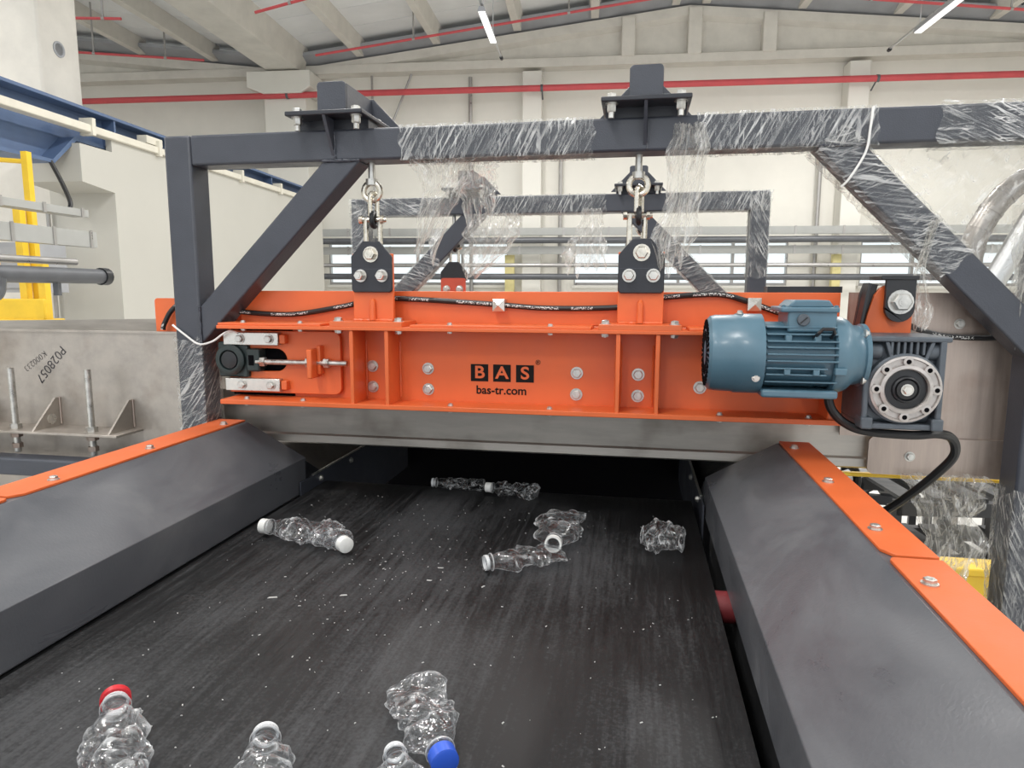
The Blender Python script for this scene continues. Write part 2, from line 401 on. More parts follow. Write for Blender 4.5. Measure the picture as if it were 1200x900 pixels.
# back wall with window openings
WIN = [(-6.95, -2.10), (-.38, 4.95), (6.68, 10.4)]
WZ0, WZ1 = .22, 1.35
mb = MB().box(-17, 13, 18, 18.25, WZ1, 5.62).box(-17, 13, 18, 18.25, FZ, WZ0)
edges = [-17]+[e for q in WIN for e in q]+[13]
for i in range(0, len(edges), 2): mb.box(edges[i], edges[i+1], 18, 18.25, WZ0, WZ1)
wall_back = S('wall_back', mb, 'wall_cream')
for k, (a, b_) in enumerate(WIN):
    t = thing('window_%d' % (k+1), None, None, ((a+b_)/2, 18.1, WZ0), hall=True, kind='structure')
    n = max(1, round((b_-a)/1.25)); st = (b_-a)/n
    mb = MB().box(a, b_, 18.02, 18.14, WZ0, WZ0+.07).box(a, b_, 18.02, 18.14, WZ1-.07, WZ1)
    for i in range(n+1): mb.box(max(a, a+i*st-.035), min(b_, a+i*st+.035), 18.02, 18.14, WZ0+.07, WZ1-.07)
    part('window_frame', mb, 'pipe_grey', t)
    part('window_sill', MB().box(a-.05, b_+.05, 17.9, 18.02, WZ0-.07, WZ0), 'wall_white', t)
    for i in range(n):
        part('pane', MB().box(a+i*st+.035, a+(i+1)*st-.035, 18.07, 18.08, WZ0+.07, WZ1-.07), 'pane_glass', t)
# pilasters on the back wall
S('trim_1', MB().box(-1.70, -1.22, 17.55, 18, FZ, 5.42), 'wall_white', .02)
S('trim_2', MB().box(5.98, 6.46, 17.55, 18, FZ, 5.42), 'wall_white', .02)
S('trim_3', MB().box(-8.25, -7.15, 17.3, 18, FZ, 4.95).prism([(-8.2, 4.95), (-7.2, 4.95), (-6.95, 5.1), (-6.95, 5.48), (-8.6, 5.48), (-8.6, 5.1)], 'y', 17.1, 18), 'wall_white', .02)
S('trim_4', MB().box(-17, 13, 17.88, 18, 3.85, 4.10), 'wall_cream', .05)   # shallow band under the red pipe
# gable girder
def zr(x):  # underside of purlins along the back wall
    if x < -7.7: return 5.70+.115*(-7.7-x)
    return 5.70+.117*(x+7.7) if x < 2.3 else 6.87-.092*(x-2.3)
gx = [-17, -7.7, 2.3, 13]
mb = MB()
for a, b_ in zip(gx[:-1], gx[1:]):
    mb.hexa([(a, 17.82, 5.52), (b_, 17.82, 5.52), (b_, 18.3, 5.52), (a, 18.3, 5.52), (a, 17.82, zr(a)+.3), (b_, 17.82, zr(b_)+.3), (b_, 18.3, zr(b_)+.3), (a, 18.3, zr(a)+.3)])
    mb.hexa([(a, 17.62, 5.52), (b_, 17.62, 5.52), (b_, 17.82, 5.52), (a, 17.82, 5.52), (a, 17.62, 5.72), (b_, 17.62, 5.72), (b_, 17.82, 5.80), (a, 17.82, 5.80)])
    mb.hexa([(a, 17.66, zr(a)-.26), (b_, 17.66, zr(b_)-.26), (b_, 17.82, zr(b_)-.34), (a, 17.82, zr(a)-.34), (a, 17.66, zr(a)-.05), (b_, 17.66, zr(b_)-.05), (b_, 17.82, zr(b_)-.05), (a, 17.82, zr(a)-.05)])
gable = S('wall_gable', mb, 'concrete_pale')
BASE['gable_t'] = BASE[gable.name]
for x in (.85, 2.42, 4.15):
    part('stiffener', MB().box(x-.16, x+.16, 17.58, 17.84, 5.70, zr(x)-.1), 'concrete_pale', gable, .02)
# grey strip painted as the shade in the gap between roof and gable girder
S('gap_shade', MB().hexa([(-7.7, 17.35, zr(-7.7)+.12), (2.3, 17.35, zr(2.3)+.12), (2.3, 17.85, zr(2.3)-.03), (-7.7, 17.85, zr(-7.7)-.03), (-7.7, 17.35, zr(-7.7)+.2), (2.3, 17.35, zr(2.3)+.2), (2.3, 17.85, zr(2.3)+.05), (-7.7, 17.85, zr(-7.7)+.05)])
  .hexa([(2.3, 17.35, zr(2.3)+.12), (13, 17.35, zr(13)+.12), (13, 17.85, zr(13)-.03), (2.3, 17.85, zr(2.3)-.03), (2.3, 17.35, zr(2.3)+.2), (13, 17.35, zr(13)+.2), (13, 17.85, zr(13)+.05), (2.3, 17.85, zr(2.3)+.05)])
  .hexa([(-17, 17.35, zr(-17)+.12), (-7.7, 17.35, zr(-7.7)+.12), (-7.7, 17.85, zr(-7.7)-.03), (-17, 17.85, zr(-17)-.03), (-17, 17.35, zr(-17)+.2), (-7.7, 17.35, zr(-7.7)+.2), (-7.7, 17.85, zr(-7.7)+.05), (-17, 17.85, zr(-17)+.05)]), 'mid_grey')
# roof: ceiling with purlins, single roof panels between them, skylight bays left open to the sky
ceil = thing('ceiling', None, None, (-2, 12, 6.9), hall=True, kind='structure')
PX = [-15.7, -13.7, -11.7, -9.7, -7.7, -5.83, -3.86, -1.84, .04, 1.95, 2.66, 4.86, 7.0, 9.09, 11.2, 13]
Y0, Y1 = -8.0, 17.7
for x in PX:
    z = zr(x)
    if x == -7.7:
        part('valley_girder', MB().prism([(x-.42, z-.18), (x+.42, z-.18), (x+.55, z+.5), (x-.55, z+.5)], 'y', Y0, 17.62), 'concrete_pale', ceil, .02)
    else:
        part('purlin', MB().prism([(x-.09, z), (x+.09, z), (x+.15, z+.40), (x-.15, z+.40)], 'y', Y0, 17.66), 'concrete_pale', ceil)
SKY = {(i, j) for i in range(len(PX)-1) for j in range(26) if (j in (3, 4, 9, 10, 14, 15, 18, 19, 20) and i not in (9,))}  # rear skylight rows, out of view, added to brighten the back wall
for i, (a, b_) in enumerate(zip(PX[:-1], PX[1:])):
    za, zb = zr(a)+.36, zr(b_)+.36
    pm = None
    for j in range(26):
        y = Y1-(26-j)*1.0
        if (i, j) in SKY: continue
        if pm is None:
            pm = MB().hexa([(a+.06, 0.012, za), (b_-.06, 0.012, zb), (b_-.06, .988, zb), (a+.06, .988, za), (a+.06, .012, za+.08), (b_-.06, .012, zb+.08), (b_-.06, .988, zb+.08), (a+.06, .988, za+.08)]).mesh('roof_panel', (0, 0, 0), None)
            pm.materials.append(MATS['roof_sheet'])
        o = bpy.data.objects.new('roof_panel', pm); col.objects.link(o); o.parent = ceil
        o.location = Vector((0, y, 0))-BASE[ceil.name]
part('roof_deck', MB().hexa([(-7.7, 17.7, zr(-7.7)+.40), (2.3, 17.7, zr(2.3)+.40), (2.3, 18.3, zr(2.3)+.40), (-7.7, 18.3, zr(-7.7)+.40), (-7.7, 17.7, zr(-7.7)+.5), (2.3, 17.7, zr(2.3)+.5), (2.3, 18.3, zr(2.3)+.5), (-7.7, 18.3, zr(-7.7)+.5)])
     .hexa([(2.3, 17.7, zr(2.3)+.40), (13, 17.7, zr(13)+.40), (13, 18.3, zr(13)+.40), (2.3, 18.3, zr(2.3)+.40), (2.3, 17.7, zr(2.3)+.5), (13, 17.7, zr(13)+.5), (13, 18.3, zr(13)+.5), (2.3, 18.3, zr(2.3)+.5)])
     .hexa([(-17, 17.7, zr(-17)+.40), (-7.7, 17.7, zr(-7.7)+.40), (-7.7, 18.3, zr(-7.7)+.40), (-17, 18.3, zr(-17)+.40), (-17, 17.7, zr(-17)+.5), (-7.7, 17.7, zr(-7.7)+.5), (-7.7, 18.3, zr(-7.7)+.5), (-17, 18.3, zr(-17)+.5)]), 'roof_sheet', ceil)
# left pier wall with corbel, and concrete column
S('wall_left', MB().box(-6.9, -6, 8.31, 15.2, FZ, 1.80).box(-6.08, -6, 8.31, 15.2, 1.80, 1.95)
  .hexa([(-6.75, 7.75, 1.36), (-6, 7.75, 1.36), (-6, 8.31, 1.30), (-6.75, 8.31, 1.30), (-6.75, 7.75, 1.80), (-6, 7.75, 1.80), (-6, 8.31, 1.80), (-6.75, 8.31, 1.80)]), 'wall_pier')
mb = MB().box(-8.1, -7.0, 8.47, 9.18, FZ, 7.0)
S('wall_column', mb, 'concrete_pale', .03)
bpy.data.objects['wall_column']['label'] = 'pale concrete column rising behind the blue crane girder'
solo('drain_hole', MB().ring((-7.0, 8.80, 3.22), (1, 0, 0), [(.10, 0), (.10, .012), (.075, .012), (.07, -.0)], 20), 'mid_grey', 'round dark hole near the top of the concrete column', 'hole', hall=True)
S('wall_side', MB().box(-17, -16.8, -8, 18, FZ, 6.5), 'wall_cream')
S('wall_right', MB().box(13, 13.2, -8, 18.25, FZ, 6.3), 'wall_cream')

# ------------------------------------------------------------------ pipes, trays and lamps of the hall
def hpipe(name, pts, r, mat, label, cat='pipe', group=None, clamps=None, cmat='pipe_dark', seg=12):
    pts = [Vector(p) for p in pts]; base = pts[0].copy()
    t = thing(name, label, cat, base, group, hall=True)
    part('pipe_run', MB().tube(pts, r, seg), mat, t)
    for (p, q) in clamps or []: part('bracket', MB().cyl(p, q, .02, 6).ring(p, pts[1]-pts[0], [(r*1.15, -.03), (r*1.15, .03)], 12), cmat, t)
    return t
hpipe('sprinkler_main', [(-14.5, 17.25, 4.92), (11, 17.25, 4.92)], .075, 'red_pipe', 'thick red pipe running along the whole back wall', 'pipe',
      clamps=[((x, 17.25, 4.92), (x, 17.6, 4.75)) for x in (-7.6, -1.2, 6.5)])
for k, (pts, lab) in enumerate([
    ([(-6.3, 15.9, 5.40), (1.4, 13.7+2.0, 6.25)], 'thin red sprinkler pipe rising under the roof towards the ridge'),
    ([(3.3, 13.9, 5.55), (9.5, 15.2, 5.42)], 'thin red sprinkler pipe under the roof behind the right lamp'),
    ([(-6.44, 13.3, 5.35), (-3.9, 12.8, 5.62)], 'short thin red sprinkler pipe near the top, right of the valley girder'),
    ([(-10.6, 13.1, 5.34), (-9.2, 13.3, 5.34)], 'short thin red pipe beside the concrete column, upper one'),
    ([(-12.2, 14.9, 5.38), (-9.0, 15.9, 5.38)], 'thin red pipe beside the concrete column, lower one')]):
    a, b_ = Vector(pts[0]), Vector(pts[1])
    hpipe('sprinkler_pipe', pts, .028, 'red_pipe', lab, 'pipe', 'thin red sprinkler pipes under the roof',
          [((a.lerp(b_, f)), Vector((a.lerp(b_, f).x, a.lerp(b_, f).y, zr(a.lerp(b_, f).x)+.38))) for f in (.3, .75)], 'pipe_grey', 8)
def tray(name, x0, x1, y, z0, z1, lab, hall=True, along='x', d=.12, mat='tray_grey', holes=True):
    if along == 'x':
        t = thing(name, lab, 'cable tray', (x0, y, z0), 'cable trays', hall=True)
        part('channel', MB().box(x0, x1, y, y+d, z0, z1), mat, t)
        n = int((x1-x0)/1.1)
        for i in range(n+1):
            x = x0+.1+i*1.1; part('joint_plate', MB().box(x, x+.05, y-.012, y, z0-.01, z1+.01), 'pipe_grey', t)
    else:
        t = thing(name, lab, 'cable tray', (x0, y, z0), 'cable trays', hall=True)
        part('channel', MB().box(x0-d/2, x0+d/2, y, x1, z0, z1), mat, t)
        n = int((x1-y)/.42)
        for i in range(n+1):
            q = x1-.06-i*.42; part('joint_plate', MB().box(x0+d/2, x0+d/2+.008, q-.03, q, z0-.01, z1+.01), 'pipe_grey', t)
    return t
tray('cable_tray', -7.35, 11, 17.2, 1.44, 1.62, 'upper grey cable tray along the back wall')
tray('cable_tray', -7.35, 11, 17.2, .98, 1.17, 'lower grey cable tray along the back wall')
hpipe('wall_pipe', [(-7.1, 17.0, 1.30), (11, 17.0, 1.30)], .075, 'pipe_dark', 'dark pipe between the two cable trays on the back wall')
hpipe('wall_pipe', [(-7.35, 17.0, .70), (11, 17.0, .70)], .05, 'pipe_grey', 'thin grey pipe crossing the windows of the back wall')
hpipe('wall_pipe', [(-7.35, 17.0, .42), (11, 17.0, .42)], .075, 'pipe_dark', 'thick dark pipe crossing the lower part of the windows')
for x, m_, w_, lab in [(-2.0, 'yellow_pale', .12, 'slim yellow post in front of the back wall, beside the white pilaster'),
                       (5.95, 'yellow_pale', .10, 'slim yellow post in front of the back wall, beside the right pilaster')]:
    solo('yellow_post', MB().box(x-w_, x+w_, 17.45, 17.6, FZ, .97), m_, lab, 'post', hall=True, group='yellow posts at the back wall', bevel=.01)
for x, lab in [(-3.05, 'thin dark conduit climbing the back wall left of the white pilaster'), (-.75, 'thin dark conduit climbing the back wall right of the white pilaster'), (5.55, 'thin dark conduit climbing the back wall by the right pilaster')]:
    solo('conduit', MB().cyl((x, 17.85, FZ), (x, 17.85, 3.9 if x > -3 else 5.4), .05, 8), 'pipe_grey', lab, 'conduit', hall=True, group='conduits on the back wall')
solo('conduit', MB().tube([(-5.6, 17.85, FZ), (-5.6, 17.85, 5.5)], .03, 8), 'pipe_grey', 'thin conduit on the back wall below the roof, beside the diagonal rod', 'conduit', hall=True, group='conduits on the back wall')
solo('diagonal_rod', MB().tube([(-5.3, 17.8, 3.8), (-4.55, 17.8, 5.5)], .03, 8), 'pipe_grey', 'thin diagonal rod against the back wall', 'rod', hall=True)
# crane girder, corbel rail
g_ = thing('crane_girder', 'blue steel crane girder running along the upper left', 'girder', (-6.3, 8, 1.55), hall=True)
part('web', MB().prism([(2.0, 1.56), (7.45, 1.56), (7.8, 1.88), (15.0, 1.88), (15.0, 2.24), (2.0, 2.24)], 'x', -6.33, -6.29), 'crane_blue', g_)
part('top_flange', MB().box(-6.5, -6.1, 2.0, 15.0, 2.24, 2.28), 'crane_blue', g_, .005)
part('bottom_flange', MB().prism([(2.0, 1.52), (7.46, 1.52), (7.83, 1.84), (8.6, 1.84), (8.6, 1.88), (7.80, 1.88), (7.44, 1.56), (2.0, 1.56)], 'x', -6.5, -6.1), 'crane_blue', g_)
for y in (6.3, 8.55, 10.8, 13.0): part('stiffener', MB().box(-6.29, -6.12, y, y+.03, 1.89, 2.24), 'crane_blue', g_)
t = thing('conductor_rail', 'beige conductor rail fixed along the side of the blue crane girder', 'rail', (-6.0, 8, 1.95), hall=True)
part('rail', MB().box(-6.09, -5.95, 2.0, 14.9, 1.95, 2.04), 'rail_beige', t, .01)
for y in (7.9, 9.2, 9.9, 11.5, 13): part('clip', MB().box(-6.1, -5.93, y, y+.06, 1.92, 2.12), 'rail_beige', t)
for y in (9.0, 9.75): part('splice_box', MB().box(-6.12, -5.98, y, y+.35, 2.06, 2.16), 'rail_beige', t)
solo('crane_cable', MB().tube(smooth_path([(-6.12, 7.42, 1.54), (-6.06, 7.5, 1.3), (-6.02, 7.55, 1.1), (-6.0, 7.5, 1.0)]), .025, 8), 'black_rubber', 'black cable hanging down from the blue crane girder', 'cable', hall=True)
# services by the left pier, running away from the camera
k_ = .75
def zs(z): return CAM.z+(z-CAM.z)*k_
tray('cable_tray', -5.9*k_, 7.55*k_, 2.6, zs(.92), zs(1.0), 'narrow grey cable tray by the left pier, uppermost', along='y', d=.15)
tray('cable_tray', -5.9*k_, 7.70*k_, 2.6, zs(.58), zs(.76), 'grey dotted cable tray by the left pier, under the narrow one', along='y', d=.10)
t = hpipe('service_pipe', [(-5.9*k_, 2.6, zs(.40)), (-5.9*k_, 7.4*k_, zs(.40))], .03, 'pipe_grey', 'thin grey pipe by the left pier with a looped branch')
part('pipe_loop', MB().tube(smooth_path([(-5.9*k_, 5.95*k_, zs(.42)), (-5.9*k_, 5.95*k_, zs(.52)), (-5.9*k_, 5.6*k_, zs(.56)), (-5.9*k_, 5.35*k_, zs(.55)), (-5.9*k_, 5.3*k_, zs(.44))], 5), .026, 8), 'pipe_dark', t)
t = hpipe('service_pipe', [(-5.8*k_, 2.6, zs(.24)), (-5.8*k_, 7.7*k_, zs(.24))], .065, 'pipe_dark', 'thick dark pipe by the left pier with capped end')
part('end_cap', MB().ring((-5.8*k_, 7.66*k_, zs(.24)), (0, 1, 0), [(.077, 0), (.077, .08), (.06, .09)], 16), 'black_paint', t)
part('elbow', MB().tube(smooth_path([(-5.8*k_, 6.2*k_, zs(.2)), (-5.8*k_, 6.15*k_, zs(.05)), (-5.8*k_, 5.9*k_, zs(.03)), (-5.8*k_, 5.6*k_, zs(.03))]), .065, 10), 'pipe_dark', t)
part('drop_leg', MB().cyl((-5.8*k_, 5.1*k_, zs(.2)), (-5.8*k_, 5.1*k_, FZ), .06, 12), 'pipe_dark', t)
part('hanger', MB().box(-5.83*k_, -5.77*k_, 6.95*k_, 7.0*k_, zs(.02), zs(.17)), 'pipe_dark', t)
solo('bracket_post', MB().box(-4.55, -4.50, 4.02, 4.14, FZ, zs(.88)).box(-4.55, -4.50, 3.9, 4.66, zs(.80), zs(.88)).box(-4.55, -4.50, 4.14, 4.66, zs(.50), zs(.56)), 'mid_grey', 'dark steel support post carrying the trays by the left pier', 'post', hall=True)
solo('stand_pipe', MB().cyl((-4.18, 4.31, FZ), (-4.18, 4.31, -.01), .07, 14), 'pipe_dark', 'dark vertical pipe in front of the yellow platform', 'pipe', hall=True)
solo('conduit', MB().tube([(-6.9, 8.25, FZ), (-6.9, 8.25, 1.1)], .025, 8), 'pipe_grey', 'thin vertical conduit on the left pier face', 'conduit', hall=True)
# yellow platform at the left edge
t = thing('work_platform', 'yellow steel work platform with guard rail at the left edge', 'platform', (-5.9, 6.3, FZ), hall=True)
part('toe_board', MB().box(-7.4, -5.06, 5.90, 5.94, -.20, .0), 'yellow', t, .01)
part('deck', MB().box(-7.4, -5.03, 5.88, 6.12, -.24, -.19), 'yellow', t, .01)
for x, z in ((-5.10, .36), (-5.29, .85), (-5.60, .85)): part('rail_post', MB().box(x-.035, x+.035, 5.94, 6.01, -.2, z), 'yellow', t)
part('rail_post', MB().box(-5.27, -5.21, 6.03, 6.09, -.2, 1.36), 'yellow', t)
for z in (.21, .62): part('rail', MB().cyl((-7.4, 5.97, z), (-5.10 if z < .3 else -5.29, 5.97, z), .022, 8), 'yellow', t)
part('rail', MB().cyl((-7.4, 5.9, 1.42), (-5.24, 6.06, 1.27), .022, 8), 'yellow', t)
part('brace', MB().tube([(-5.75, 5.95, -.75), (-5.12, 5.95, -.24)], .05, 6), 'yellow', t)
for x in (-5.9, -7.2): part('leg', MB().box(x, x+.10, 5.96, 6.06, FZ, -.24), 'yellow', t)
solo('switch_cabinet', MB().box(-7.2, -6.25, 7.3, 7.7, .05, .62).box(-7.15, -6.3, 7.28, 7.3, .1, .57), 'mid_grey', 'dark cabinet behind the yellow platform', 'cabinet', hall=True)
# hall lamps
def lamp(x, y, z, label, L=1.6, bar=1.2, power=1.0):
    t = thing('linear_lamp', label, 'lamp', (x, y, z), 'linear lamps hanging under the roof', hall=True)
    part('housing', MB().prism([(x-.075, z+.02), (x+.075, z+.02), (x+.045, z+.10), (x-.045, z+.10)], 'y', y, y+L), 'mid_grey', t)
    part('diffuser', MB().box(x-.06, x+.06, y+.03, y+L-.03, z, z+.02), 'lamp_glow', t)
    part('support_bar', MB().box(x-.02, x+.02, y-.3, y+L+bar, z+.12, z+.15), 'alu', t)
    for q in (y+.2, y+L-.1): part('hanger_wire', MB().cyl((x, q, z+.15), (x, q, zr(x)+.38), .012, 6), 'alu', t)
    part('end_socket', MB().ring((x, y+L+bar, z+.12), (0, 1, 0), [(.04, 0), (.04, .08)], 8), 'black_paint', t)
    ld = bpy.data.lights.new('lamp_light', 'AREA'); ld.shape = 'RECTANGLE'; ld.size = .12; ld.size_y = L; ld.energy = LAMP_W*power; ld.color = (1, .975, .94)
    lo = bpy.data.objects.new('lamp_light', ld); col.objects.link(lo); lo.parent = t; lo.location = (0, L/2, -.02)
    return t
lamp(-1.98, 12.8, 5.0, 'slim linear lamp hanging under the roof left of the ridge')
lamp(6.2, 13.1, 5.0, 'slim linear lamp hanging under the roof at the upper right')
for x in (-1.98, 6.2):
    for y in (-5.5, -1.5, 2.6, 6.8): lamp(x, y, 5.0, 'unseen linear lamp added under the roof to brighten the back wall')
for y in (-1.5, 2.6, 6.8): lamp(-10, y, 5.0, 'unseen linear lamp added under the roof to brighten the back wall')
for x in (1.2, 5.0, 9.0): lamp(x, 9.0, 5.4, 'unseen linear lamp added under the roof to brighten the back wall', power=1.1)  # extra row out of view, added to light the back wall

# ================================================================== PORTAL FRAMES
def portal(label, y, xl, xr, zt, braces, brackets, group):
    s = .1
    t = thing('portal_frame', label, 'frame', ((xl+xr)/2, y+.05, FZ), group)
    B = .008
    part('post', MB().box(xl, xl+s, y, y+s, FZ, zt), 'frame_paint', t, B)
    part('post', MB().box(xr, xr+s, y, y+s, FZ, zt), 'frame_paint', t, B)
    part('top_beam', MB().box(xl+s, xr, y, y+s, zt-s, zt), 'frame_paint', t, B)
    for poly in braces:
        part('brace', MB().prism(poly, 'y', y+.002, y+s-.002), 'frame_paint', t, .006)
        q0, q1 = poly[0], poly[1]; rw = random.Random(int(q0[0]*100))
        part('weld_seam', MB().tube([(q0[0]+(q1[0]-q0[0])*k/22, y-.001+rw.uniform(-.0015, .0015), q0[1]) for k in range(23)], [.0045*rw.uniform(.7, 1.3) for k in range(23)], 6), 'frame_paint', t)
        q2, q3 = poly[2], poly[3]
        part('weld_seam', MB().tube([(q2[0], y-.001+rw.uniform(-.0015, .0015), q2[1]+(q3[1]-q2[1])*k/22) for k in range(23)], [.0045*rw.uniform(.7, 1.3) for k in range(23)], 6), 'frame_paint', t)
    for xc in brackets:
        rw = random.Random(int(xc*100))
        br = part('bracket_plate', MB().box(xc-.13, xc+.13, y-.07, y+.27, zt+.030, zt+.044), 'plate_paint', t, .003)
        zp = zt+.044
        part('tab', MB().prism(rrect(xc-.049, xc+.049, zp-.004, zp+.104, .012), 'y', y-.002, y+.010), 'frame_paint', br, .002, root=t)
        part('rear_plate', MB().prism([(xc-.16, zp-.004), (xc+.16, zp-.004), (xc+.055, zp+.104), (xc-.055, zp+.104)], 'y', y+.222, y+.234), 'frame_paint', br, .002, root=t)
        for sx in (-1, 1): part('side_web', MB().box(xc+sx*.045-.005, xc+sx*.045+.005, y+.008, y+.224, zp-.004, zp+.098), 'frame_paint', br, 0, root=t)
        part('rib', MB().prism([(y-.066, zt+.031), (y+.001, zt+.031), (y+.001, zt-.085)], 'x', xc-.005, xc+.005), 'frame_paint', br, 0, root=t)
        part('packing_bar', MB().box(xc-.12, xc+.12, y+.01, y+.09, zt-.001, zt+.031), 'plate_paint', br, 0, root=t)
        part('weld_seam', MB().tube([(xc+.007, y-.002+rw.uniform(-.0015, .0015), zt-.095+.006*k) for k in range(15)], [.004*rw.uniform(.7, 1.3) for k in range(15)], 6), 'frame_paint', br, root=t)
        for sx in (-.1, .1):
            for by in (y-.042, y+.14):
                bolt(br, (xc+sx, by, zp), .0145, 'z', 'zinc', root=t)
                bolt(br, (xc+sx, by, zt+.030), .0145, '-z', 'zinc', 'nut', root=t, h=.022)
                part('bolt_end', MB().cyl((xc+sx, by, zt+.03), (xc+sx, by, zt-.012), .009, 10), 'zinc', br, root=t)
    return t
zt = .6132
pf = portal('charcoal portal frame carrying the orange beam, front one', 0, -1.4805, 1.2353, zt,
       [[(-.902, .5132), (-.7728, .5132), (-1.3805, -.0945), (-1.3805, .0345)], [(.757, .5132), (.628, .5132), (1.2353, -.0945), (1.2353, .0345)]],
       [-.863, .138], 'portal frames')
portal('charcoal portal frame wrapped in film, behind the orange beam', 1.78, -1.572, .7216, .63,
       [[(-.89, .53), (-.75, .53), (-1.472, -.192), (-1.472, -.052)], [(.17, .53), (.03, .53), (.7216, -.1616), (.7216, -.0216)]],
       [-.86, .12], 'portal frames')

# ================================================================== CHAIN HANGERS
def loop(c, rx, rz, plane, n=24, a0=0, a1=360, tilt=0):
    c = Vector(c); out = []
    for i in range(n + (0 if a1-a0 == 360 else 1)):
        a = R(a0+(a1-a0)*i/n); u_, v_ = rx*math.cos(a), rz*math.sin(a)
        q = Vector((u_, 0, v_)) if plane == 'x' else Vector((0, u_, v_))
        out.append(c+Matrix.Rotation(R(tilt), 3, 'Z') @ q)
    return out
def u_bend(c, half, z_top, z_bot, flip, tilt):
    """shackle bow: straight legs with round end; flip True = open at the bottom"""
    c = Vector(c); pts = []
    arcz = z_top-half if flip else z_bot+half
    if flip:
        pts = [(-half, z_bot), (-half, (z_bot+arcz)/2)]+[(half*math.cos(R(a)), arcz+half*math.sin(R(a))) for a in range(180, -1, -20)]+[(half, (z_bot+arcz)/2), (half, z_bot)]
    else:
        pts = [(-half, z_top), (-half, (z_top+arcz)/2)]+[(half*math.cos(R(a)), arcz+half*math.sin(R(a))) for a in range(180, 361, 20)]+[(half, (z_top+arcz)/2), (half, z_top)]
    m_ = Matrix.Rotation(R(tilt), 3, 'Z')
    return [c+m_ @ Vector((a, 0, z)) for a, z in pts]
def hanger(label, x, y, z0, zl):
    """z0 underside of the beam, zl height of the lug pin"""
    t = thing('chain_hanger', label, 'chain', (x, y, zl), 'chain hangers between frame and beam')
    eb = part('eye_bolt', MB().cyl((x, y, z0+.005), (x, y, z0-.055), .011, 12).ring((x, y, z0-.052), (0, 0, -1), [(.02, 0), (.02, .02)], 12), 'zinc', t)
    part('eye_ring', MB().tube(loop((x, y, z0-.092), .029, .029, 'x'), .0095, 10, closed=True), 'zinc_yellow', eb, root=t)
    za = z0-.118
    s1 = part('shackle', MB().tube(u_bend((x+.004, y, 0), .014, za+.022, za-.055, True, 55), .0075, 8), 'zinc_yellow', t)
    part('master_link', MB().tube(loop((x+.004, y, za-.066), .020, .022, 'y'), .0095, 8, closed=True), 'black_paint', t)
    s2 = part('shackle', MB().tube(u_bend((x, y, 0), .024, za-.062, zl-.012, False, 12), .0085, 8), 'zinc_yellow', t)
    part('shackle_pin', MB().cyl((x-.040, y-.006, za-.066), (x+.046, y+.006, za-.066), .0085, 10).ring((x-.044, y-.006, za-.066), (1, 0, 0), [(.014, 0), (.014, .012)], 10).ring((x+.028, y, za-.066), (1, 0, 0), [(.014, 0), (.014, .010)], 10), 'zinc_yellow', s2, root=t)
    part('lug_pin', MB().cyl((x, y-.02, zl), (x, y+.03, zl), .010, 10), 'zinc', s2, root=t)
    return t
hanger('steel chain shackles hanging from the front frame above the left lug', -.755, .058, .5132, .212)
hanger('steel chain shackles hanging from the front frame above the lug nearest the motor', .122, .058, .5132, .212)
hanger('steel chain shackles hanging from the rear frame above the small red lug', -.95, 1.84, .53, .20)
hanger('steel chain shackles hanging from the rear frame, mostly hidden behind the front chain', .15, 1.84, .53, .20)

# ================================================================== OVERBAND SEPARATOR (orange beam)
sp = thing('magnetic_separator', 'orange steel separator beam hung on chains across the conveyor', 'machine', (-.25, .06, -.50))
O = 'orange'
part('web', MB().box(-1.06, .745, .055, .068, -.285, -.030), O, sp)
part('top_flange', MB().box(-1.281, .745, -.060, .18, -.037, -.025), O, sp, .002)
part('bottom_flange', MB().box(-1.281, .745, -.060, .18, -.297, -.281), O, sp, .002)
part('end_plate', MB().box(.733, .748, -.055, .18, -.297, -.025), O, sp, .002)
for x in (-.803, -.681, .068, .188):
    st_ = part('stiffener', MB().box(x, x+.013, -.056, .056, -.283, -.035), O, sp, .002)
    for f in (0, 1):
        xx = x-.004 if not f else x+.015
        rnd = random.Random(int(x*1000)+f)
        part('weld_seam', MB().tube([(xx, .052+rnd.uniform(-.002, .002), -.27+k*.012) for k in range(17)], [.004*rnd.uniform(.7, 1.3) for k in range(17)], 6), O, st_, root=sp)
for a, b_ in ((-1.28, -.905), (-.595, -.01), (.285, .745)):
    lip = part('guard_lip', MB().box(a, b_, -.052, .10, -.025, -.017), O, sp, .0015)
    n = 2
    for k in range(n):
        x = a+(b_-a)*(.22 if k == 0 else .78)
        bolt(lip, (x, -.030, -.017), .008, 'z', root=sp); bolt(lip, (x, -.030, -.037), .008, '-z', root=sp, name='nut')
        bolt(sp, (x, -.030, -.281), .008, 'z'); bolt(sp, (x, -.030, -.297), .008, '-z', name='nut')
part('guard_panel', MB().box(-1.28, .745, .092, .10, -.020, .091), O, sp, .002)
part('guard_panel', MB().prism(rrect(-1.66, -1.30, -.20, .062, .012), 'y', .135, .143), O, sp)
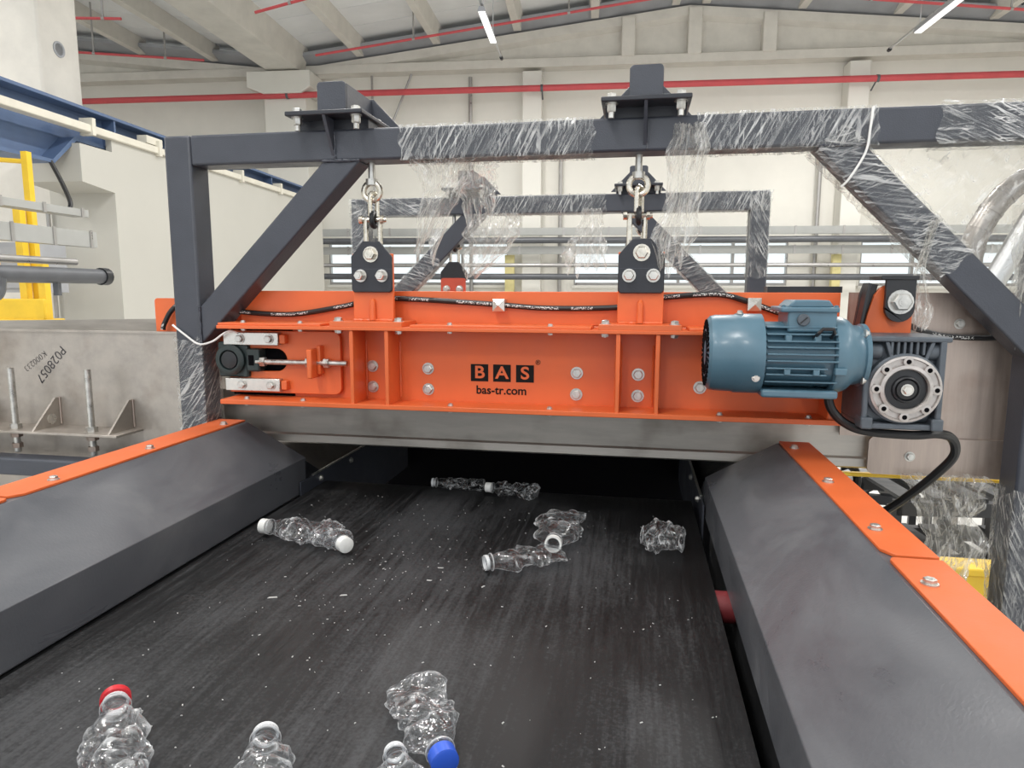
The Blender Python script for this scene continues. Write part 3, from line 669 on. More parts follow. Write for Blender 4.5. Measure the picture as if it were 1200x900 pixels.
for x in (-.745, .138):
    pad = part('pad_plate', MB().box(x-.125, x+.125, -.058, .088, -.026, -.008), O, sp, .002)
    for sx in (-.105, .105):
        bolt(pad, (x+sx, -.030, -.008), .013, 'z', root=sp); bolt(pad, (x+sx, -.030, -.037), .012, '-z', root=sp, name='nut')
    lug = part('lug_stub', MB().box(x-.071, x+.071, .020, .034, -.010, .215).box(x-.06, x+.06, .034, .07, -.010, .03), O, sp, .002)
    part('rib', MB().tube([(x, .012, -.006), (x, .013, .03), (x, .014, .055), (x, .018, .064)], [.011, .010, .010, .006], 10), O, lug, root=sp)
    rnd = random.Random(3)
    part('weld_seam', MB().tube([(x-.068+k*.0085, .016+rnd.uniform(-.002, .002), -.006) for k in range(17)], [.005*rnd.uniform(.7, 1.3) for k in range(17)], 6), O, lug, root=sp)
    z0 = .087
    hp = part('hanger_plate', MB().prism([(x-.063, z0), (x+.063, z0), (x+.071, z0+.008), (x+.071, z0+.118), (x+.028, z0+.168), (x-.028, z0+.168), (x-.071, z0+.118), (x-.071, z0+.008)], 'y', .008, .020), 'plate_paint', sp, .003)
    part('crease', MB().box(x-.07, x+.07, .0072, .009, z0+.076, z0+.078), 'frame_paint', hp, root=sp)
    bolt(hp, (x, .008, z0+.125), .020, 'y', 'zinc_yellow', root=sp)
    for sx in (-.037, .037): bolt(hp, (x+sx, .008, z0+.055), .016, 'y', 'steel_bright', root=sp, h=.024)
for x, z in [(-.767, -.166), (-.767, -.238), (-.567, -.170), (-.567, -.241), (-.060, -.173), (-.061, -.244), (.138, -.173), (.138, -.243), (.332, -.210), (-.905, -.197)]:
    bolt(sp, (x, .055, z), .0155, 'y', 'zinc', h=.010)
# printed mark
for k, ch in enumerate('BAS'):
    x0 = (-.4175, -.3405, -.2625)[k]; c = Vector((x0+.030, .0545, -.180))
    sq = part('print_square', MB().box(x0, x0+.060, .0538, .0552, -.209, -.151), 'black_print', sp)
    text_obj(ch, 'print_letter', .058, 'orange', sq, Matrix.Translation((c.x, .0532, c.z)) @ Matrix.Rotation(R(90), 4, 'X') @ Matrix.Scale(1.12, 4, (1, 0, 0)), .0004, .0012, root=sp)
text_obj('bas-tr.com', 'print_text', .040, 'black_print', sp, Matrix.Translation((-.313, .0540, -.239)) @ Matrix.Rotation(R(90), 4, 'X'), .0006, .0006)
text_obj('\u00ae', 'print_text', .022, 'black_print', sp, Matrix.Translation((-.189, .0540, -.142)) @ Matrix.Rotation(R(90), 4, 'X'), .0006)
# tensioning end
poly = [(-1.30, -.048)]+arc((-.90, -.073), .025, 90, 0, 4)+arc((-.90, -.243), .025, 0, -90, 4)+[(-1.30, -.268), (-1.30, -.190), (-1.115, -.190)]+arc((-1.115, -.150), .040, -90, 90, 10)[1:]+[(-1.30, -.110)]
tp = part('tension_plate', MB().prism(poly, 'y', .034, .050), O, sp, .002)
part('slot_shade', MB().box(-1.30, -1.055, .056, .064, -.28, -.038), 'void_black', tp, root=sp)  # black plate standing in for the shade inside the open slot
for z in (-.075, -.237):
    bar = part('guide_bar', MB().box(-1.30, -1.092, .006, .034, z-.022, z+.022), 'steel_bright', sp, .002)
    for x in (-1.235, -1.125): bolt(bar, (x, .006, z), .013, 'y', root=sp)
    part('stop_block', MB().box(-1.090, -1.068, .010, .034, z-.016, z+.016), O, sp, .003)
bl = part('bearing_block', MB().box(-1.33, -1.215, .016, .055, -.212, -.088).box(-1.215, -1.165, .004, .055, -.190, -.110), 'cast_green', sp, .006)
part('bearing_ring', MB().ring((-1.278, .016, -.150), (0, -1, 0), [(.055, -.002), (.055, .012), (.045, .018), (.036, .018), (.034, .006)], 24), 'cast_green', bl, root=sp)
part('bearing_cover', MB().ring((-1.278, .016, -.150), (0, -1, 0), [(.033, 0), (.030, .016), (.012, .020)], 20), 'black_paint', bl, root=sp)
part('slot_pocket', MB().box(-1.205, -1.185, .0030, .005, -.168, -.132), 'void_black', bl, root=sp)
rod = part('tension_rod', MB().cyl((-1.18, .012, -.155), (-.842, .012, -.155), .0095, 12), 'zinc', sp)
for x in (-1.163, -.992, -.925): part('nut', MB().ring((x, .012, -.155), (1, 0, 0), [(.017, 0), (.017, .018)], 6), 'zinc', rod, root=sp)
part('rod_bracket', MB().box(-.968, -.950, -.035, .036, -.205, -.105).box(-.950, -.936, .004, .036, -.195, -.095), O, sp, .004)
# steel guard under the beam, magnet box and cross belt
part('belt_guard', MB().box(-1.60, .90, .176, .181, -.476, -.281), 'steel_guard', sp)
part('guard_hem', MB().prism([(.176, -.440), (.166, -.446), (.164, -.472), (.172, -.478), (.177, -.476)], 'x', -1.60, .88), 'steel_guard', sp)
part('magnet_box', MB().box(-1.0, .5, .20, 1.70, -.30, .02), 'dark_machine', sp)
part('cross_belt', MB().box(-1.24, .82, .20, 1.70, -.472, -.445), 'black_rubber', sp, .01)
part('rear_beam', MB().box(-1.30, .745, 1.72, 1.94, -.297, .050), O, sp)
for x in (-.95, .15):
    part('rear_lug', MB().prism(rrect(x-.075, x+.075, .04, .165, .015), 'y', 1.80, 1.815), 'red_lug', sp)
    part('rear_hanger_plate', MB().prism([(x-.08, .15), (x+.08, .15), (x+.08, .20), (x+.03, .26), (x-.03, .26), (x-.08, .20)], 'y', 1.816, 1.83), 'black_paint', sp)
    for sx in (-.04, .04): bolt(sp, (x+sx, 1.80, .10), .017, 'y')
# torque bracket above the gear unit
tb = part('torque_bracket', MB().prism([(.775, -.030), (.905, -.030), (.905, .045)]+arc((.850, .062), .055, -15, 130, 10)+[(.800, .085), (.785, .03)], 'y', -.035, -.015), O, sp, .002)
part('clevis', MB().prism([(.822, .130), (.822, .045)]+arc((.861, .048), .039, 180, 360, 10)+[(.900, .130)], 'y', -.062, -.048), 'black_paint', sp, .002)
part('clevis_top', MB().box(.806, .906, -.066, .04, .128, .140), 'black_paint', sp, .002)
bolt(sp, (.861, -.062, .066), .026, 'y', 'zinc', h=.02)
part('channel', MB().prism([(.752, -.030), (.780, -.030), (.812, .115), (.775, .120), (.765, .085)], 'y', -.025, -.008), 'black_paint', sp, .002)
part('channel', MB().prism([(.752, -.030), (.760, -.030), (.782, .118), (.772, .120)], 'y', -.070, -.025), 'black_paint', sp, .002)
part('flat_bar', MB().box(.53, .75, .10, .16, .091, .110), 'black_paint', sp)
part('gear_mount', MB().box(.690, .735, -.05, .055, -.285, -.115), O, sp, .004)

# ================================================================== GEAR MOTOR
gm = thing('gear_motor', 'blue electric motor with grey worm gear unit on the orange beam', 'motor', (.62, -.17, -.27))
MC = Vector((0, -.17, -.078))
AX = (1, 0, 0)
def mring(name, prof, mat, parent=gm, seg=40, **k): return part(name, MB().ring((0, MC.y, MC.z), AX, prof, seg), mat, parent, **k)
cw = mring('fan_cowl', [(.070, .322), (.095, .324), (.104, .332), (.107, .345), (.108, .395), (.111, .400), (.111, .468), (.104, .470), (.104, .45)], 'motor_blue')
gr = MB()
for k in range(36):
    a = 2*math.pi*k/36
    for r0, r1 in ((.035, .062), (.068, .094)):
        c0, c1 = math.cos(a), math.sin(a); tx = Vector((0, -c1, c0))*.0035
        p = [Vector((.321, MC.y+c0*r, MC.z+c1*r)) for r in (r0, r1)]
        gr.hexa([p[0]-tx, p[1]-tx, p[1]+tx, p[0]+tx]+[q+Vector((.006, 0, 0)) for q in (p[0]-tx, p[1]-tx, p[1]+tx, p[0]+tx)])
part('cowl_vents', gr, 'void_black', cw, root=gm, kind='stuff')
bolt(cw, (.447, MC.y-.095, MC.z-.058), .008, 'y', 'steel_bright', root=gm)
bolt(cw, (.410, MC.y-.01, MC.z+.112), .008, 'z', 'steel_bright', root=gm)
mring('stator_body', [(.090, .465), (.090, .655)], 'motor_blue')
# horizontal cooling fins on the front, radial elsewhere
for k, dz in enumerate((.078, .060, .042, .026, .008, -.010, -.030, -.047, -.068)):
    yf = MC.y-math.sqrt(max(.0, .109**2-dz*dz)) ; x1 = .650 if k < 6 else (.625 if k < 8 else .655)
    part('cooling_fin', MB().box(.472, x1, yf, MC.y-.02, MC.z+dz-.0022, MC.z+dz+.0022), 'motor_blue', gm, .0012)
for dz in (.050, -.040):
    for x in (.525, .598):
        part('fin_lug', MB().box(x-.008, x+.008, MC.y-math.sqrt(.109**2-dz*dz)-.003, MC.y-.08, MC.z+dz-.008, MC.z+dz+.008), 'motor_blue', gm, .002)
part('foot_pad', MB().box(.465, .66, MC.y-.085, MC.y+.085, MC.z-.112, MC.z-.09), 'motor_blue', gm, .006)
part('end_shield', MB().ring((0, MC.y, MC.z), AX, [(.098, .645), (.105, .650), (.105, .672), (.098, .690), (.083, .706), (.080, .725), (.086, .727), (.086, .738)], 40), 'motor_blue', gm)
part('terminal_neck', MB().box(.525, .648, MC.y-.075, MC.y+.06, MC.z+.065, MC.z+.125), 'motor_blue', gm, .005)
tb_ = part('terminal_box', MB().box(.505, .652, MC.y-.082, MC.y+.07, MC.z+.118, MC.z+.132), 'motor_blue', gm, .004)
part('box_lid', MB().prism([(.522, MC.z+.131), (.642, MC.z+.131), (.628, MC.z+.150), (.540, MC.z+.150)], 'y', MC.y-.070, MC.y+.06), 'motor_blue', tb_, .004, root=gm)
pl_ = part('cable_plug', MB().ring((.563, MC.y-.075, MC.z+.098), (0, -1, 0), [(.016, -.002), (.016, .007), (.014, .009)], 20), 'gear_grey', tb_, root=gm)
part('plug_slot', MB().hexa([(.553, MC.y-.0855, MC.z+.090), (.556, MC.y-.0855, MC.z+.088), (.573, MC.y-.0855, MC.z+.104), (.570, MC.y-.0855, MC.z+.106), (.553, MC.y-.083, MC.z+.090), (.556, MC.y-.083, MC.z+.088), (.573, MC.y-.083, MC.z+.104), (.570, MC.y-.083, MC.z+.106)]), 'black_paint', tb_, root=gm)
for x in (.512, .645): bolt(tb_, (x, MC.y-.07, MC.z+.132), .006, 'z', 'motor_blue', root=gm, washer=False)
part('lifting_eye', MB().tube([(.592, MC.y-.085, MC.z+.052), (.596, MC.y-.112, MC.z+.066), (.604, MC.y-.116, MC.z+.076), (.630, MC.y-.116, MC.z+.076), (.634, MC.y-.112, MC.z+.066), (.634, MC.y-.085, MC.z+.052)], .005, 8), 'black_paint', gm)
part('clamp_bolt', MB().box(.642, .672, MC.y-.110, MC.y-.09, MC.z-.045, MC.z-.026), 'motor_blue', gm, .003)
# gear unit
gx0, gx1, gz0, gz1, gyf, gyb = .728, .925, -.266, -.022, -.235, -.040
GC = Vector((.830, 0, -.160))
gb = part('gear_housing', MB().box(gx0+.012, gx1-.012, gyf+.03, gyb, gz0+.012, gz1-.012), 'gear_grey', gm, .010)
for a, b_, c, d in ((gx0-.01, gx1+.012, gz1-.014, gz1), (gx0, gx1+.004, gz0-.004, gz0+.012)):
    part('housing_edge', MB().box(a, b_, gyf+.004, gyb, c, d), 'gear_grey', gb, .004, root=gm)
for x in (gx0, gx1-.016): part('housing_edge', MB().box(x, x+.016, gyf+.004, gyb, gz0+.01, gz1-.01), 'gear_grey', gb, .004, root=gm)
for k in range(6):
    x = .790+k*.0155; part('cooling_rib', MB().box(x, x+.007, gyf+.008, gyf+.04, -.070, -.024), 'gear_grey', gb, .002, root=gm)
for sx, x in ((-1, .776), (1, .888)):
    part('web_rib', MB().hexa([(x, gyf+.008, -.036), (x+.010, gyf+.008, -.036), (x+.010, gyf+.04, -.036), (x, gyf+.04, -.036), (x-sx*.016, gyf+.008, -.085), (x-sx*.016+.010, gyf+.008, -.085), (x-sx*.016+.010, gyf+.04, -.085), (x-sx*.016, gyf+.04, -.085)]), 'gear_grey', gb, .002, root=gm)
for x in (.735, .885): part('worm_boss', MB().ring((x, gyf+.035, -.062), (1, 0, 0), [(.024, 0), (.024, .035), (.02, .04)], 20), 'gear_grey', gb, root=gm)
for x in (gx0-.002, gx1-.026):
    for z in (gz0-.004, ): part('corner_foot', MB().box(x, x+.03, gyf-.004, gyf+.05, z, z+.032), 'gear_grey', gb, .004, root=gm)
part('flange_back', MB().ring((GC.x, gyf+.012, GC.z), (0, -1, 0), [(.094, -.02), (.094, .004), (.088, .008)], 40), 'gear_grey', gb, root=gm)
of = part('output_flange', MB().ring((GC.x, gyf+.006, GC.z), (0, -1, 0), [(.088, 0), (.088, .010), (.082, .012), (.080, .006), (.0655, .006), (.0645, .016), (.056, .018), (.053, .014), (.053, 0)], 48, closed=True), 'cast_ring', gm)
for k in range(8):
    a = R(22.5*0+45*k); c = Vector((GC.x+.0735*math.cos(a), gyf+.002, GC.z+.0735*math.sin(a)))
    part('flange_boss', MB().ring(c, (0, -1, 0), [(.0125, 0), (.0125, .012), (.0065, .013), (.006, .004)], 16), 'cast_ring', of, root=gm)
    part('bolt_hole', MB().ring(c, (0, -1, 0), [(.0064, .002), (.0064, .0125)], 12), 'void_black', of, root=gm)
part('shaft_seal', MB().ring((GC.x, gyf+.006, GC.z), (0, -1, 0), [(.054, -.01), (.053, .006), (.036, .008), (.034, .016), (.030, .018), (.026, .012)], 40), 'black_paint', gm)
part('shaft_cap', MB().ring((GC.x, gyf+.004, GC.z), (0, -1, 0), [(.026, 0), (.025, .016), (.012, .018)], 28), 'black_rubber', gm)
bolt(gm, (GC.x, gyf-.013, GC.z), .012, 'y', 'steel_bright')
part('coupling_ring', MB().ring((0, MC.y, MC.z), AX, [(.070, .735), (.070, .742)], 30), 'gear_grey', gm)
for dz, dy in ((.062, -.055), (-.062, -.055)): bolt(gm, (.726, MC.y+dy, MC.z+dz), .009, 'x', 'zinc')

# ------------------------------------------------------------------ hoses and cables
def hose(name, pts, r, mat, label, n=8):
    mb = MB().tube(smooth_path(pts, n), r, 10, uv=True); return solo(name, mb, mat, label, 'hose' if name == 'grease_hose' else 'cable')
hose('grease_hose', [(-1.612, .108, -.055), (-1.606, .112, -.03), (-1.575, .118, .02), (-1.515, .118, .052), (-1.42, .116, .045), (-1.375, .112, .036), (-1.305, .080, .022), (-1.25, .080, .014), (-1.07, .080, .009), (-.88, .080, .038), (-.80, .080, .056), (-.69, .080, .066), (-.45, .080, .055), (-.32, .080, .047), (-.16, .080, .037), (.057, .080, .041), (.14, .080, .060), (.203, .080, .073), (.32, .080, .083), (.40, .080, .082), (.49, .080, .055), (.56, .078, .03), (.66, .06, .005)],
     .0092, 'hose_print', 'black printed hose clipped along the orange guard panel')
hose('grease_hose', [(.92, .08, .005), (.97, .10, -.017), (1.05, .11, -.038), (1.17, .13, -.044), (1.27, .14, -.040), (1.33, .14, -.06)], .0092, 'hose_print', 'black printed hose crossing the steel plate behind the gear unit')
for x, z, lab in ((-.323, .046, 'small square metal clip on the hose, in the middle of the panel'), (.487, .054, 'small square metal clip on the hose, above the motor')):
    mb = MB().box(x-.020, x+.020, .056, .092, z-.020, z+.020)
    mb.add([(x-.020, .056, z-.020), (x+.020, .056, z-.020), (x+.020, .056, z+.020), (x-.020, .056, z+.020), (x, .046, z)], [(0, 1, 4), (1, 2, 4), (2, 3, 4), (3, 0, 4)])
    solo('hose_clip', mb, 'steel_bright', lab, 'clip', group='hose clips', angle=10)
hose('motor_cable', [(.655, -.17, -.165), (.664, -.175, -.222), (.700, -.18, -.264), (.757, -.19, -.285), (.868, -.20, -.289), (.935, -.19, -.285), (.985, -.16, -.303), (1.003, -.14, -.352), (.975, -.11, -.415), (.935, -.05, -.495), (.89, .03, -.58), (.80, .12, -.68), (.7, .2, -.85)], .0125, 'black_rubber', 'black power cable looping down from the motor past the gear unit')

# ================================================================== CONVEYOR
BZ = -.66
cv = thing('conveyor', 'wide black rubber belt conveyor carrying crushed plastic bottles', 'conveyor', (-.36, -1.0, FZ))
mb = MB(); ys = [-2.6+.1*i for i in range(30)]
prof = [(y, BZ) for y in ys if y < .27]+[(.28+.16*math.sin(R(a)), BZ-.16+.16*math.cos(R(a))) for a in range(0, 181, 12)]
NX = 24
def beltP(u, v):
    i = min(int(v*(len(prof)-1)+.5), len(prof)-1); y, z = prof[i]
    x = -1.075+u*(1.417); return (x, y, z-.006*math.sin(u*math.pi*3)*0)
mb.grid(beltP, NX, len(prof)-1); mb.uv = None
part('belt', mb, 'belt_rubber', cv)
part('head_drum', MB().cyl((-1.06, .28, BZ-.165), (.33, .28, BZ-.165), .155, 32), 'dark_machine', cv)
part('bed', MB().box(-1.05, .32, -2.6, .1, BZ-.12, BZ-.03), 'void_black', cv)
for x0, x1 in ((-1.36, -1.12), (.40, .63)): part('side_frame', MB().box(x0, x1, -2.6, .20, -1.0, -.68), 'dark_machine', cv)
part('side_frame', MB().box(-1.36, .63, -2.6, .05, -1.05, -.98), 'dark_machine', cv)
for x in (-1.3, .55):
    for y in (-2.3, -.2): part('leg', MB().box(x-.04, x+.04, y-.04, y+.04, FZ, -1.0), 'dark_machine', cv)
part('idler_roller', MB().cyl((.345, -.44, BZ-.050), (.395, -.44, BZ-.050), .040, 24), 'red_dull', cv, label='red roller end beside the belt edge')
for x, sx, xa in ((-1.080, 1, 0), (.364, -1, 0)):
    sk = part('skirt_plate', MB().box(x-.003, x+.003, .10, 1.30, -.86, -.612), 'frame_paint', cv)
    part('skirt_edge', MB().box(x-.004, x+.004, .20, 1.30, -.612, -.606), 'zinc', sk, root=cv)
    part('skirt_flap', MB().prism([(.160, -.545), (.275, -.612), (.275, -.76), (.160, -.76)], 'x', x-sx*.006-.002, x-sx*.006+.002), 'black_paint', sk, root=cv)
    for y in (.26, .55, .9):
        bolt(sk, (x+sx*.003, y, -.638), .010, 'x' if sx > 0 else '-x', root=cv)
part('chute_side', MB().hexa([(-1.09, .26, -.68), (-1.085, .26, -.68), (-1.085, 1.3, -.68), (-1.09, 1.3, -.68), (-1.30, .18, -.44), (-1.295, .18, -.44), (-1.295, 1.3, -.44), (-1.30, 1.3, -.44)]), 'steel_plate', cv)
part('chute_side', MB().hexa([(.375, .26, -.68), (.38, .26, -.68), (.38, 1.3, -.68), (.375, 1.3, -.68), (.575, .18, -.49), (.58, .18, -.49), (.58, 1.3, -.49), (.575, 1.3, -.49)]), 'black_paint', cv)
part('chute_dark_back', MB().box(-1.4, .70, 1.30, 1.32, -1.9, -.50), 'void_black', cv)  # black sheet put in for the darkness beyond the belt end
part('chute_dark_floor', MB().box(-1.4, .70, .30, 1.30, -1.5, -1.48), 'void_black', cv)  # black as well, continuing the painted darkness below

def cover(label, xr_, xf, xo, sgn):
    """ridge, fold and outer edge; folded dark sheet with orange strips bolted on top"""
    t = thing('side_cover', label, 'cover', ((xr_+xf)/2, -1.0, BZ), 'side covers of the conveyor')
    zr_, zf, zb, th = -.385, -.5336, -.6595, .004
    ya, ye, yf = -2.6, .075, .168
    s = sgn
    A = [(xo, ya, zr_), (xr_, ya, zr_), (xf, ya, zf), (xf, ya, zb)]
    Bq = [(xo, ye-.01, zr_), (xr_, ye, zr_), (xf, yf, zf), (xf, yf, zb)]
    outer = A+Bq
    inn = [(p[0]+s*th, p[1], p[2]-th) for p in outer]
    mb = MB().add(outer+inn, [(0,1,5,4),(1,2,6,5),(2,3,7,6),(8,12,13,9),(9,13,14,10),(10,14,15,11),(0,4,12,8),(3,11,15,7),(4,5,13,12),(5,6,14,13),(6,7,15,14),(0,8,9,1),(1,9,10,2),(2,10,11,3)])
    part('folded_sheet', mb, 'cover_paint', t, .005, angle=None)
    part('end_plate', MB().add([(xo+s*.002, ye-.014, zr_-.004), (xr_+s*.004, ye-.004, zr_-.004), (xf+s*.006, yf-.006, zf-.004), (xf+s*.006, yf-.006, zb), (xo+s*.002, ye-.014, zb)], [(0,1,2,3,4)]), 'cover_paint', t)
    part('outer_sheet', MB().box(min(xo, xo-s*.004), max(xo, xo-s*.004), ya, ye-.01, -.72, zr_-.001), 'cover_paint', t)
    e = xo+s*.004; i_ = xr_+s*.006
    for (y0, y1, ch) in ((-.880, ye, 1), (-2.6, -.892, 0)):
        poly = [(e, y0), (i_+s*.018, y0), (i_, y0+.030), (i_, y1), (e, y1)] if ch else [(e, y0), (i_, y0), (i_, y1-.012), (i_+s*.006, y1), (e, y1)]
        st_ = part('top_strip', MB().prism(poly, 'z', zr_, zr_+.007), 'orange_strip', t, .0015)
        for y in ((-.742, -.395, -.02) if ch else (-1.005, -1.36, -1.75)):
            bolt(st_, (xr_+s*.032, y, zr_+.007), .0105, 'z', 'zinc', root=t)
    return t
cover('charcoal folded side cover with orange top strip, on the motor side', .579, .3723, .672, 1)
cover('charcoal folded side cover with orange top strip, on the tension rod side', -1.267, -1.089, -1.377, -1)

# ================================================================== STEEL PLATES BESIDE THE BEAM
lp = thing('steel_trough', 'grey steel trough wall with brackets and threaded rods, left of the post', 'trough', (-2.0, .12, -1.2))
part('front_wall', MB().box(-3.2, -1.44, .12, .126, -1.2, -.068), 'steel_plate', lp)
part('top_rim', MB().box(-3.2, -1.44, .112, .126, -.070, -.062), 'steel_plate', lp)
part('rear_wall', MB().hexa([(-3.2, .60, -.6), (-1.50, .98, -.6), (-1.50, .986, -.6), (-3.2, .606, -.6), (-3.2, .60, -.062), (-1.50, .98, -.040), (-1.50, .986, -.040), (-3.2, .606, -.062)]), 'steel_guard', lp)
part('shelf', MB().box(-3.0, -1.735, -.02, .121, -.447, -.437), 'steel_plate', lp, .002)
for x in (-2.10, -1.775):
    f = part('gusset', MB().prism([(-.012, -.437), (.121, -.437), (.121, -.325), (.100, -.325)], 'x', x-.004, x+.004), 'steel_plate', lp)
    part('weld_seam', MB().tube([(x+.006, .117, -.43+.013*k) for k in range(9)], .004, 6), 'steel_brown', f, root=lp)
part('gusset', MB().prism([(-.012, -.437), (.121, -.437), (.121, -.325), (.100, -.325)], 'x', -2.424, -2.416), 'steel_plate', lp)
part('gusset_hole', MB().ring((-2.0995, .075, -.405), (1, 0, 0), [(.020, 0), (.020, .006)], 18), 'steel_bright', lp)
for x in (-2.215, -1.88):
    rd = part('threaded_rod', MB().ring((x, .03, -.53), (0, 0, 1), [(v, h_*.0045) for h_ in range(74) for v in ((.0125 if h_ % 2 else .0112),)], 12), 'zinc', lp)
    part('nut', MB().ring((x, .03, -.437), (0, 0, 1), [(.021, 0), (.021, .018)], 6), 'zinc', rd, root=lp)
    part('nut', MB().ring((x, .03, -.470), (0, 0, 1), [(.021, 0), (.021, .018)], 6), 'steel_brown', rd, root=lp)
    part('nut', MB().ring((x, .03, -.512), (0, 0, 1), [(.019, 0), (.019, .018)], 6), 'steel_brown', rd, root=lp)
for s_, sz, X, Z in (('P028057', .052, -2.122, -.197), ('K000233', .034, -2.192, -.186)):
    text_obj(s_, 'handwriting', sz, 'ink', lp, Matrix.Translation((X, .1185, Z)) @ Matrix.Rotation(R(90), 4, 'X') @ Matrix.Rotation(R(226 if sz > .04 else 214), 4, 'Z') @ Matrix.Shear('XZ', 4, (0, 0)), .0003, -.0010)
solo('support_bar', MB().box(-3.2, -1.50, -.06, .02, -.598, -.532), 'frame_paint', 'charcoal square bar below the threaded rods on the left', 'bar', bevel=.008)
rp = thing('steel_side_plate', 'brownish stainless steel plate behind the gear unit', 'plate', (1.0, .15, -.5))
part('plate', MB().box(.785, 1.42, .15, .156, -.366, .092), 'steel_brown', rp)
part('lower_plate', MB().prism(rrect(.872, 1.30, -.487, -.364, .02), 'y', .140, .149), 'steel_brown', rp)
for x, z in ((1.108, -.003), (.995, -.425)): bolt(rp, (x, .15 if z > -.1 else .14, z), .012, 'y')
solo('yellow_beam', MB().box(.70, 1.30, .160, .185, -.505, -.492), 'yellow', 'yellow beam showing under the brown steel plate', 'beam', bevel=.005)

# ================================================================== AREA BELOW ON THE RIGHT
yb = thing('yellow_box', 'yellow steel box beam beside the right post, low down', 'beam', (1.55, .65, FZ))
part('box', MB().box(1.05, 2.4, .60, .70, -1.30, -.985), 'yellow', yb, .006)
part('rim', MB().box(1.04, 2.41, .585, .71, -.985, -.955), 'yellow', yb, .006)
for x in (1.1, 2.3): part('leg', MB().box(x, x+.06, .61, .69, FZ, -1.3), 'yellow', yb)
def rack(label, x, y, z, nx, nz, w_, h_, seed, ang):
    t = thing('steel_rack', label, 'rack', (x, y, FZ), 'black steel racks standing on the floor')
    t.rotation_euler = (0, 0, R(ang)); rnd = random.Random(seed)
    for i in range(nx+1):
        for yy in (0, .5): part('upright', MB().box(x+i*w_-.03, x+i*w_+.03, y+yy-.03, y+yy+.03, FZ, z+nz*h_), 'black_paint', t)
    for k in range(nz+1):
        for yy in (0, .5): part('crossbar', MB().box(x, x+nx*w_, y+yy-.03, y+yy+.03, z+k*h_-.05, z+k*h_+.03), 'black_paint', t)
        for i in range(nx*3): part('shelf_slat', MB().box(x+i*w_/3+.03, x+i*w_/3+.14, y, y+.5, z+k*h_+.03, z+k*h_+.05), 'dark_machine', t)
    for i in range(nx):
        part('diagonal', MB().tube([(x+i*w_, y-.03, z), (x+(i+1)*w_, y-.03, z+h_)], .025, 6), 'black_paint', t)
rack('black steel rack standing on the floor below the motor cable', 1.60, 1.9, -1.75, 2, 2, .55, .32, 3, 6)
rack('black steel rack standing farther back on the floor', 1.45, 4.2, -1.7, 3, 3, .6, .38, 4, -8)
rack('black steel rack standing on the floor next to the right post', 3.5, 3.4, -1.5, 2, 2, .5, .35, 5, 10)
solo('floor_hose', MB().tube(smooth_path([(.86, .34, -.50), (.90, .34, -.53), (.905, .34, -.59), (.87, .36, -.63), (.80, .4, -.66)]), .014, 8), 'black_rubber', 'short black hose loop below the steel guard', 'hose')
solo('floor_pipe', MB().tube([(.75, .9, -.80), (1.62, 1.4, -.66)], .028, 8), 'mid_grey', 'dark tube crossing behind the motor cable', 'pipe')

# ducts seen at the right edge
def duct(label, pts, r, mat, group=None, bands=True):
    path = smooth_path(pts, 4); t = thing('air_duct', label, 'duct', pts[0], group)
    part('duct_body', MB().tube(path, r, 20), mat, t)
    if bands:
        for i in range(2, len(path)-2, 3):
            d = (path[i+1]-path[i-1]).normalized(); part('band', MB().ring(path[i]-d*.012, d, [(r*1.05, 0), (r*1.05, .024)], 20), mat, t)
duct('segmented metal duct curving upward behind the film at the right edge', [(2.34, 3, FZ), (2.34, 3, 0), (2.35, 3, .38), (2.40, 3, .55), (2.49, 3, .70), (2.62, 3, .82), (2.85, 3, .90), (3.2, 3, .93)], .075, 'duct_metal')
duct('shiny straight metal pipe slanting up beside the segmented duct', [(2.36, 2.9, -.05), (2.60, 2.9, .48), (2.66, 2.9, .60)], .07, 'alu', bands=False)
solo('wrapped_post', MB().box(2.80, 2.92, 3.2, 3.32, FZ, .72), 'frame_paint', 'dark post standing behind the film at the right edge', 'post', bevel=.01)

# ================================================================== STRETCH FILM
def wrap(label, p, q, n1, n2, h1, h2, mat, seed, amp=.0045, group='stretch film wrapped round the frames', ragged=.02):
    """film wound round a square bar from p to q; n1,n2 section directions, h1,h2 half sizes"""
    p, q, n1, n2 = Vector(p), Vector(q), Vector(n1), Vector(n2); L = (q-p).length; d = (q-p)/L
    e = .003; per = [(-h1-e, -h2-e), (h1+e, -h2-e), (h1+e, h2+e), (-h1-e, h2+e)]
    ln = [2*h1, 2*h2, 2*h1, 2*h2]; P = sum(ln); off = Vector((seed*3.7, seed*1.3, 0))
    def pt(u, v):
        s_ = (v % 1)*P; k = 0
        while k < 3 and s_ > ln[k]: s_ -= ln[k]; k += 1
        f = s_/ln[k]; a, b_ = per[k], per[(k+1) % 4]
        x, y = a[0]+(b_[0]-a[0])*f, a[1]+(b_[1]-a[1])*f
        sc = 1+.0*u
        rg = ragged*noise.noise(Vector((seed*2.1, math.cos(v*6.283)*2, math.sin(v*6.283)*2)))
        uu = u*L+(rg if u > .99 else (-rg if u < .01 else 0))
        c = p+d*uu+n1*x+n2*y
        n_ = (n1*x+n2*y).normalized()
        w_ = noise.noise(c*38+off)+.6*noise.noise(c*85+off)
        return c+n_*(amp*max(0, w_)+.001)
    nu = max(8, int(L/.011)); nv = 48
    mb = MB().grid(pt, nu, nv, lambda u, v: (u*L, v*P))
    return solo('stretch_film', mb, MATS and mat, label, 'film', group=group, angle=60)
XA, YA, ZA = (1, 0, 0), (0, 1, 0), (0, 0, 1)
bz = zt-.05
wrap('clear stretch film wound round the middle of the front top beam', (-.635, .05, bz), (-.015, .05, bz), YA, ZA, .05, .05, 'film_wrap', 1)
wrap('clear stretch film wound round the front top beam above the motor', (.285, .05, bz), (.79, .05, bz), YA, ZA, .05, .05, 'film_wrap', 2)
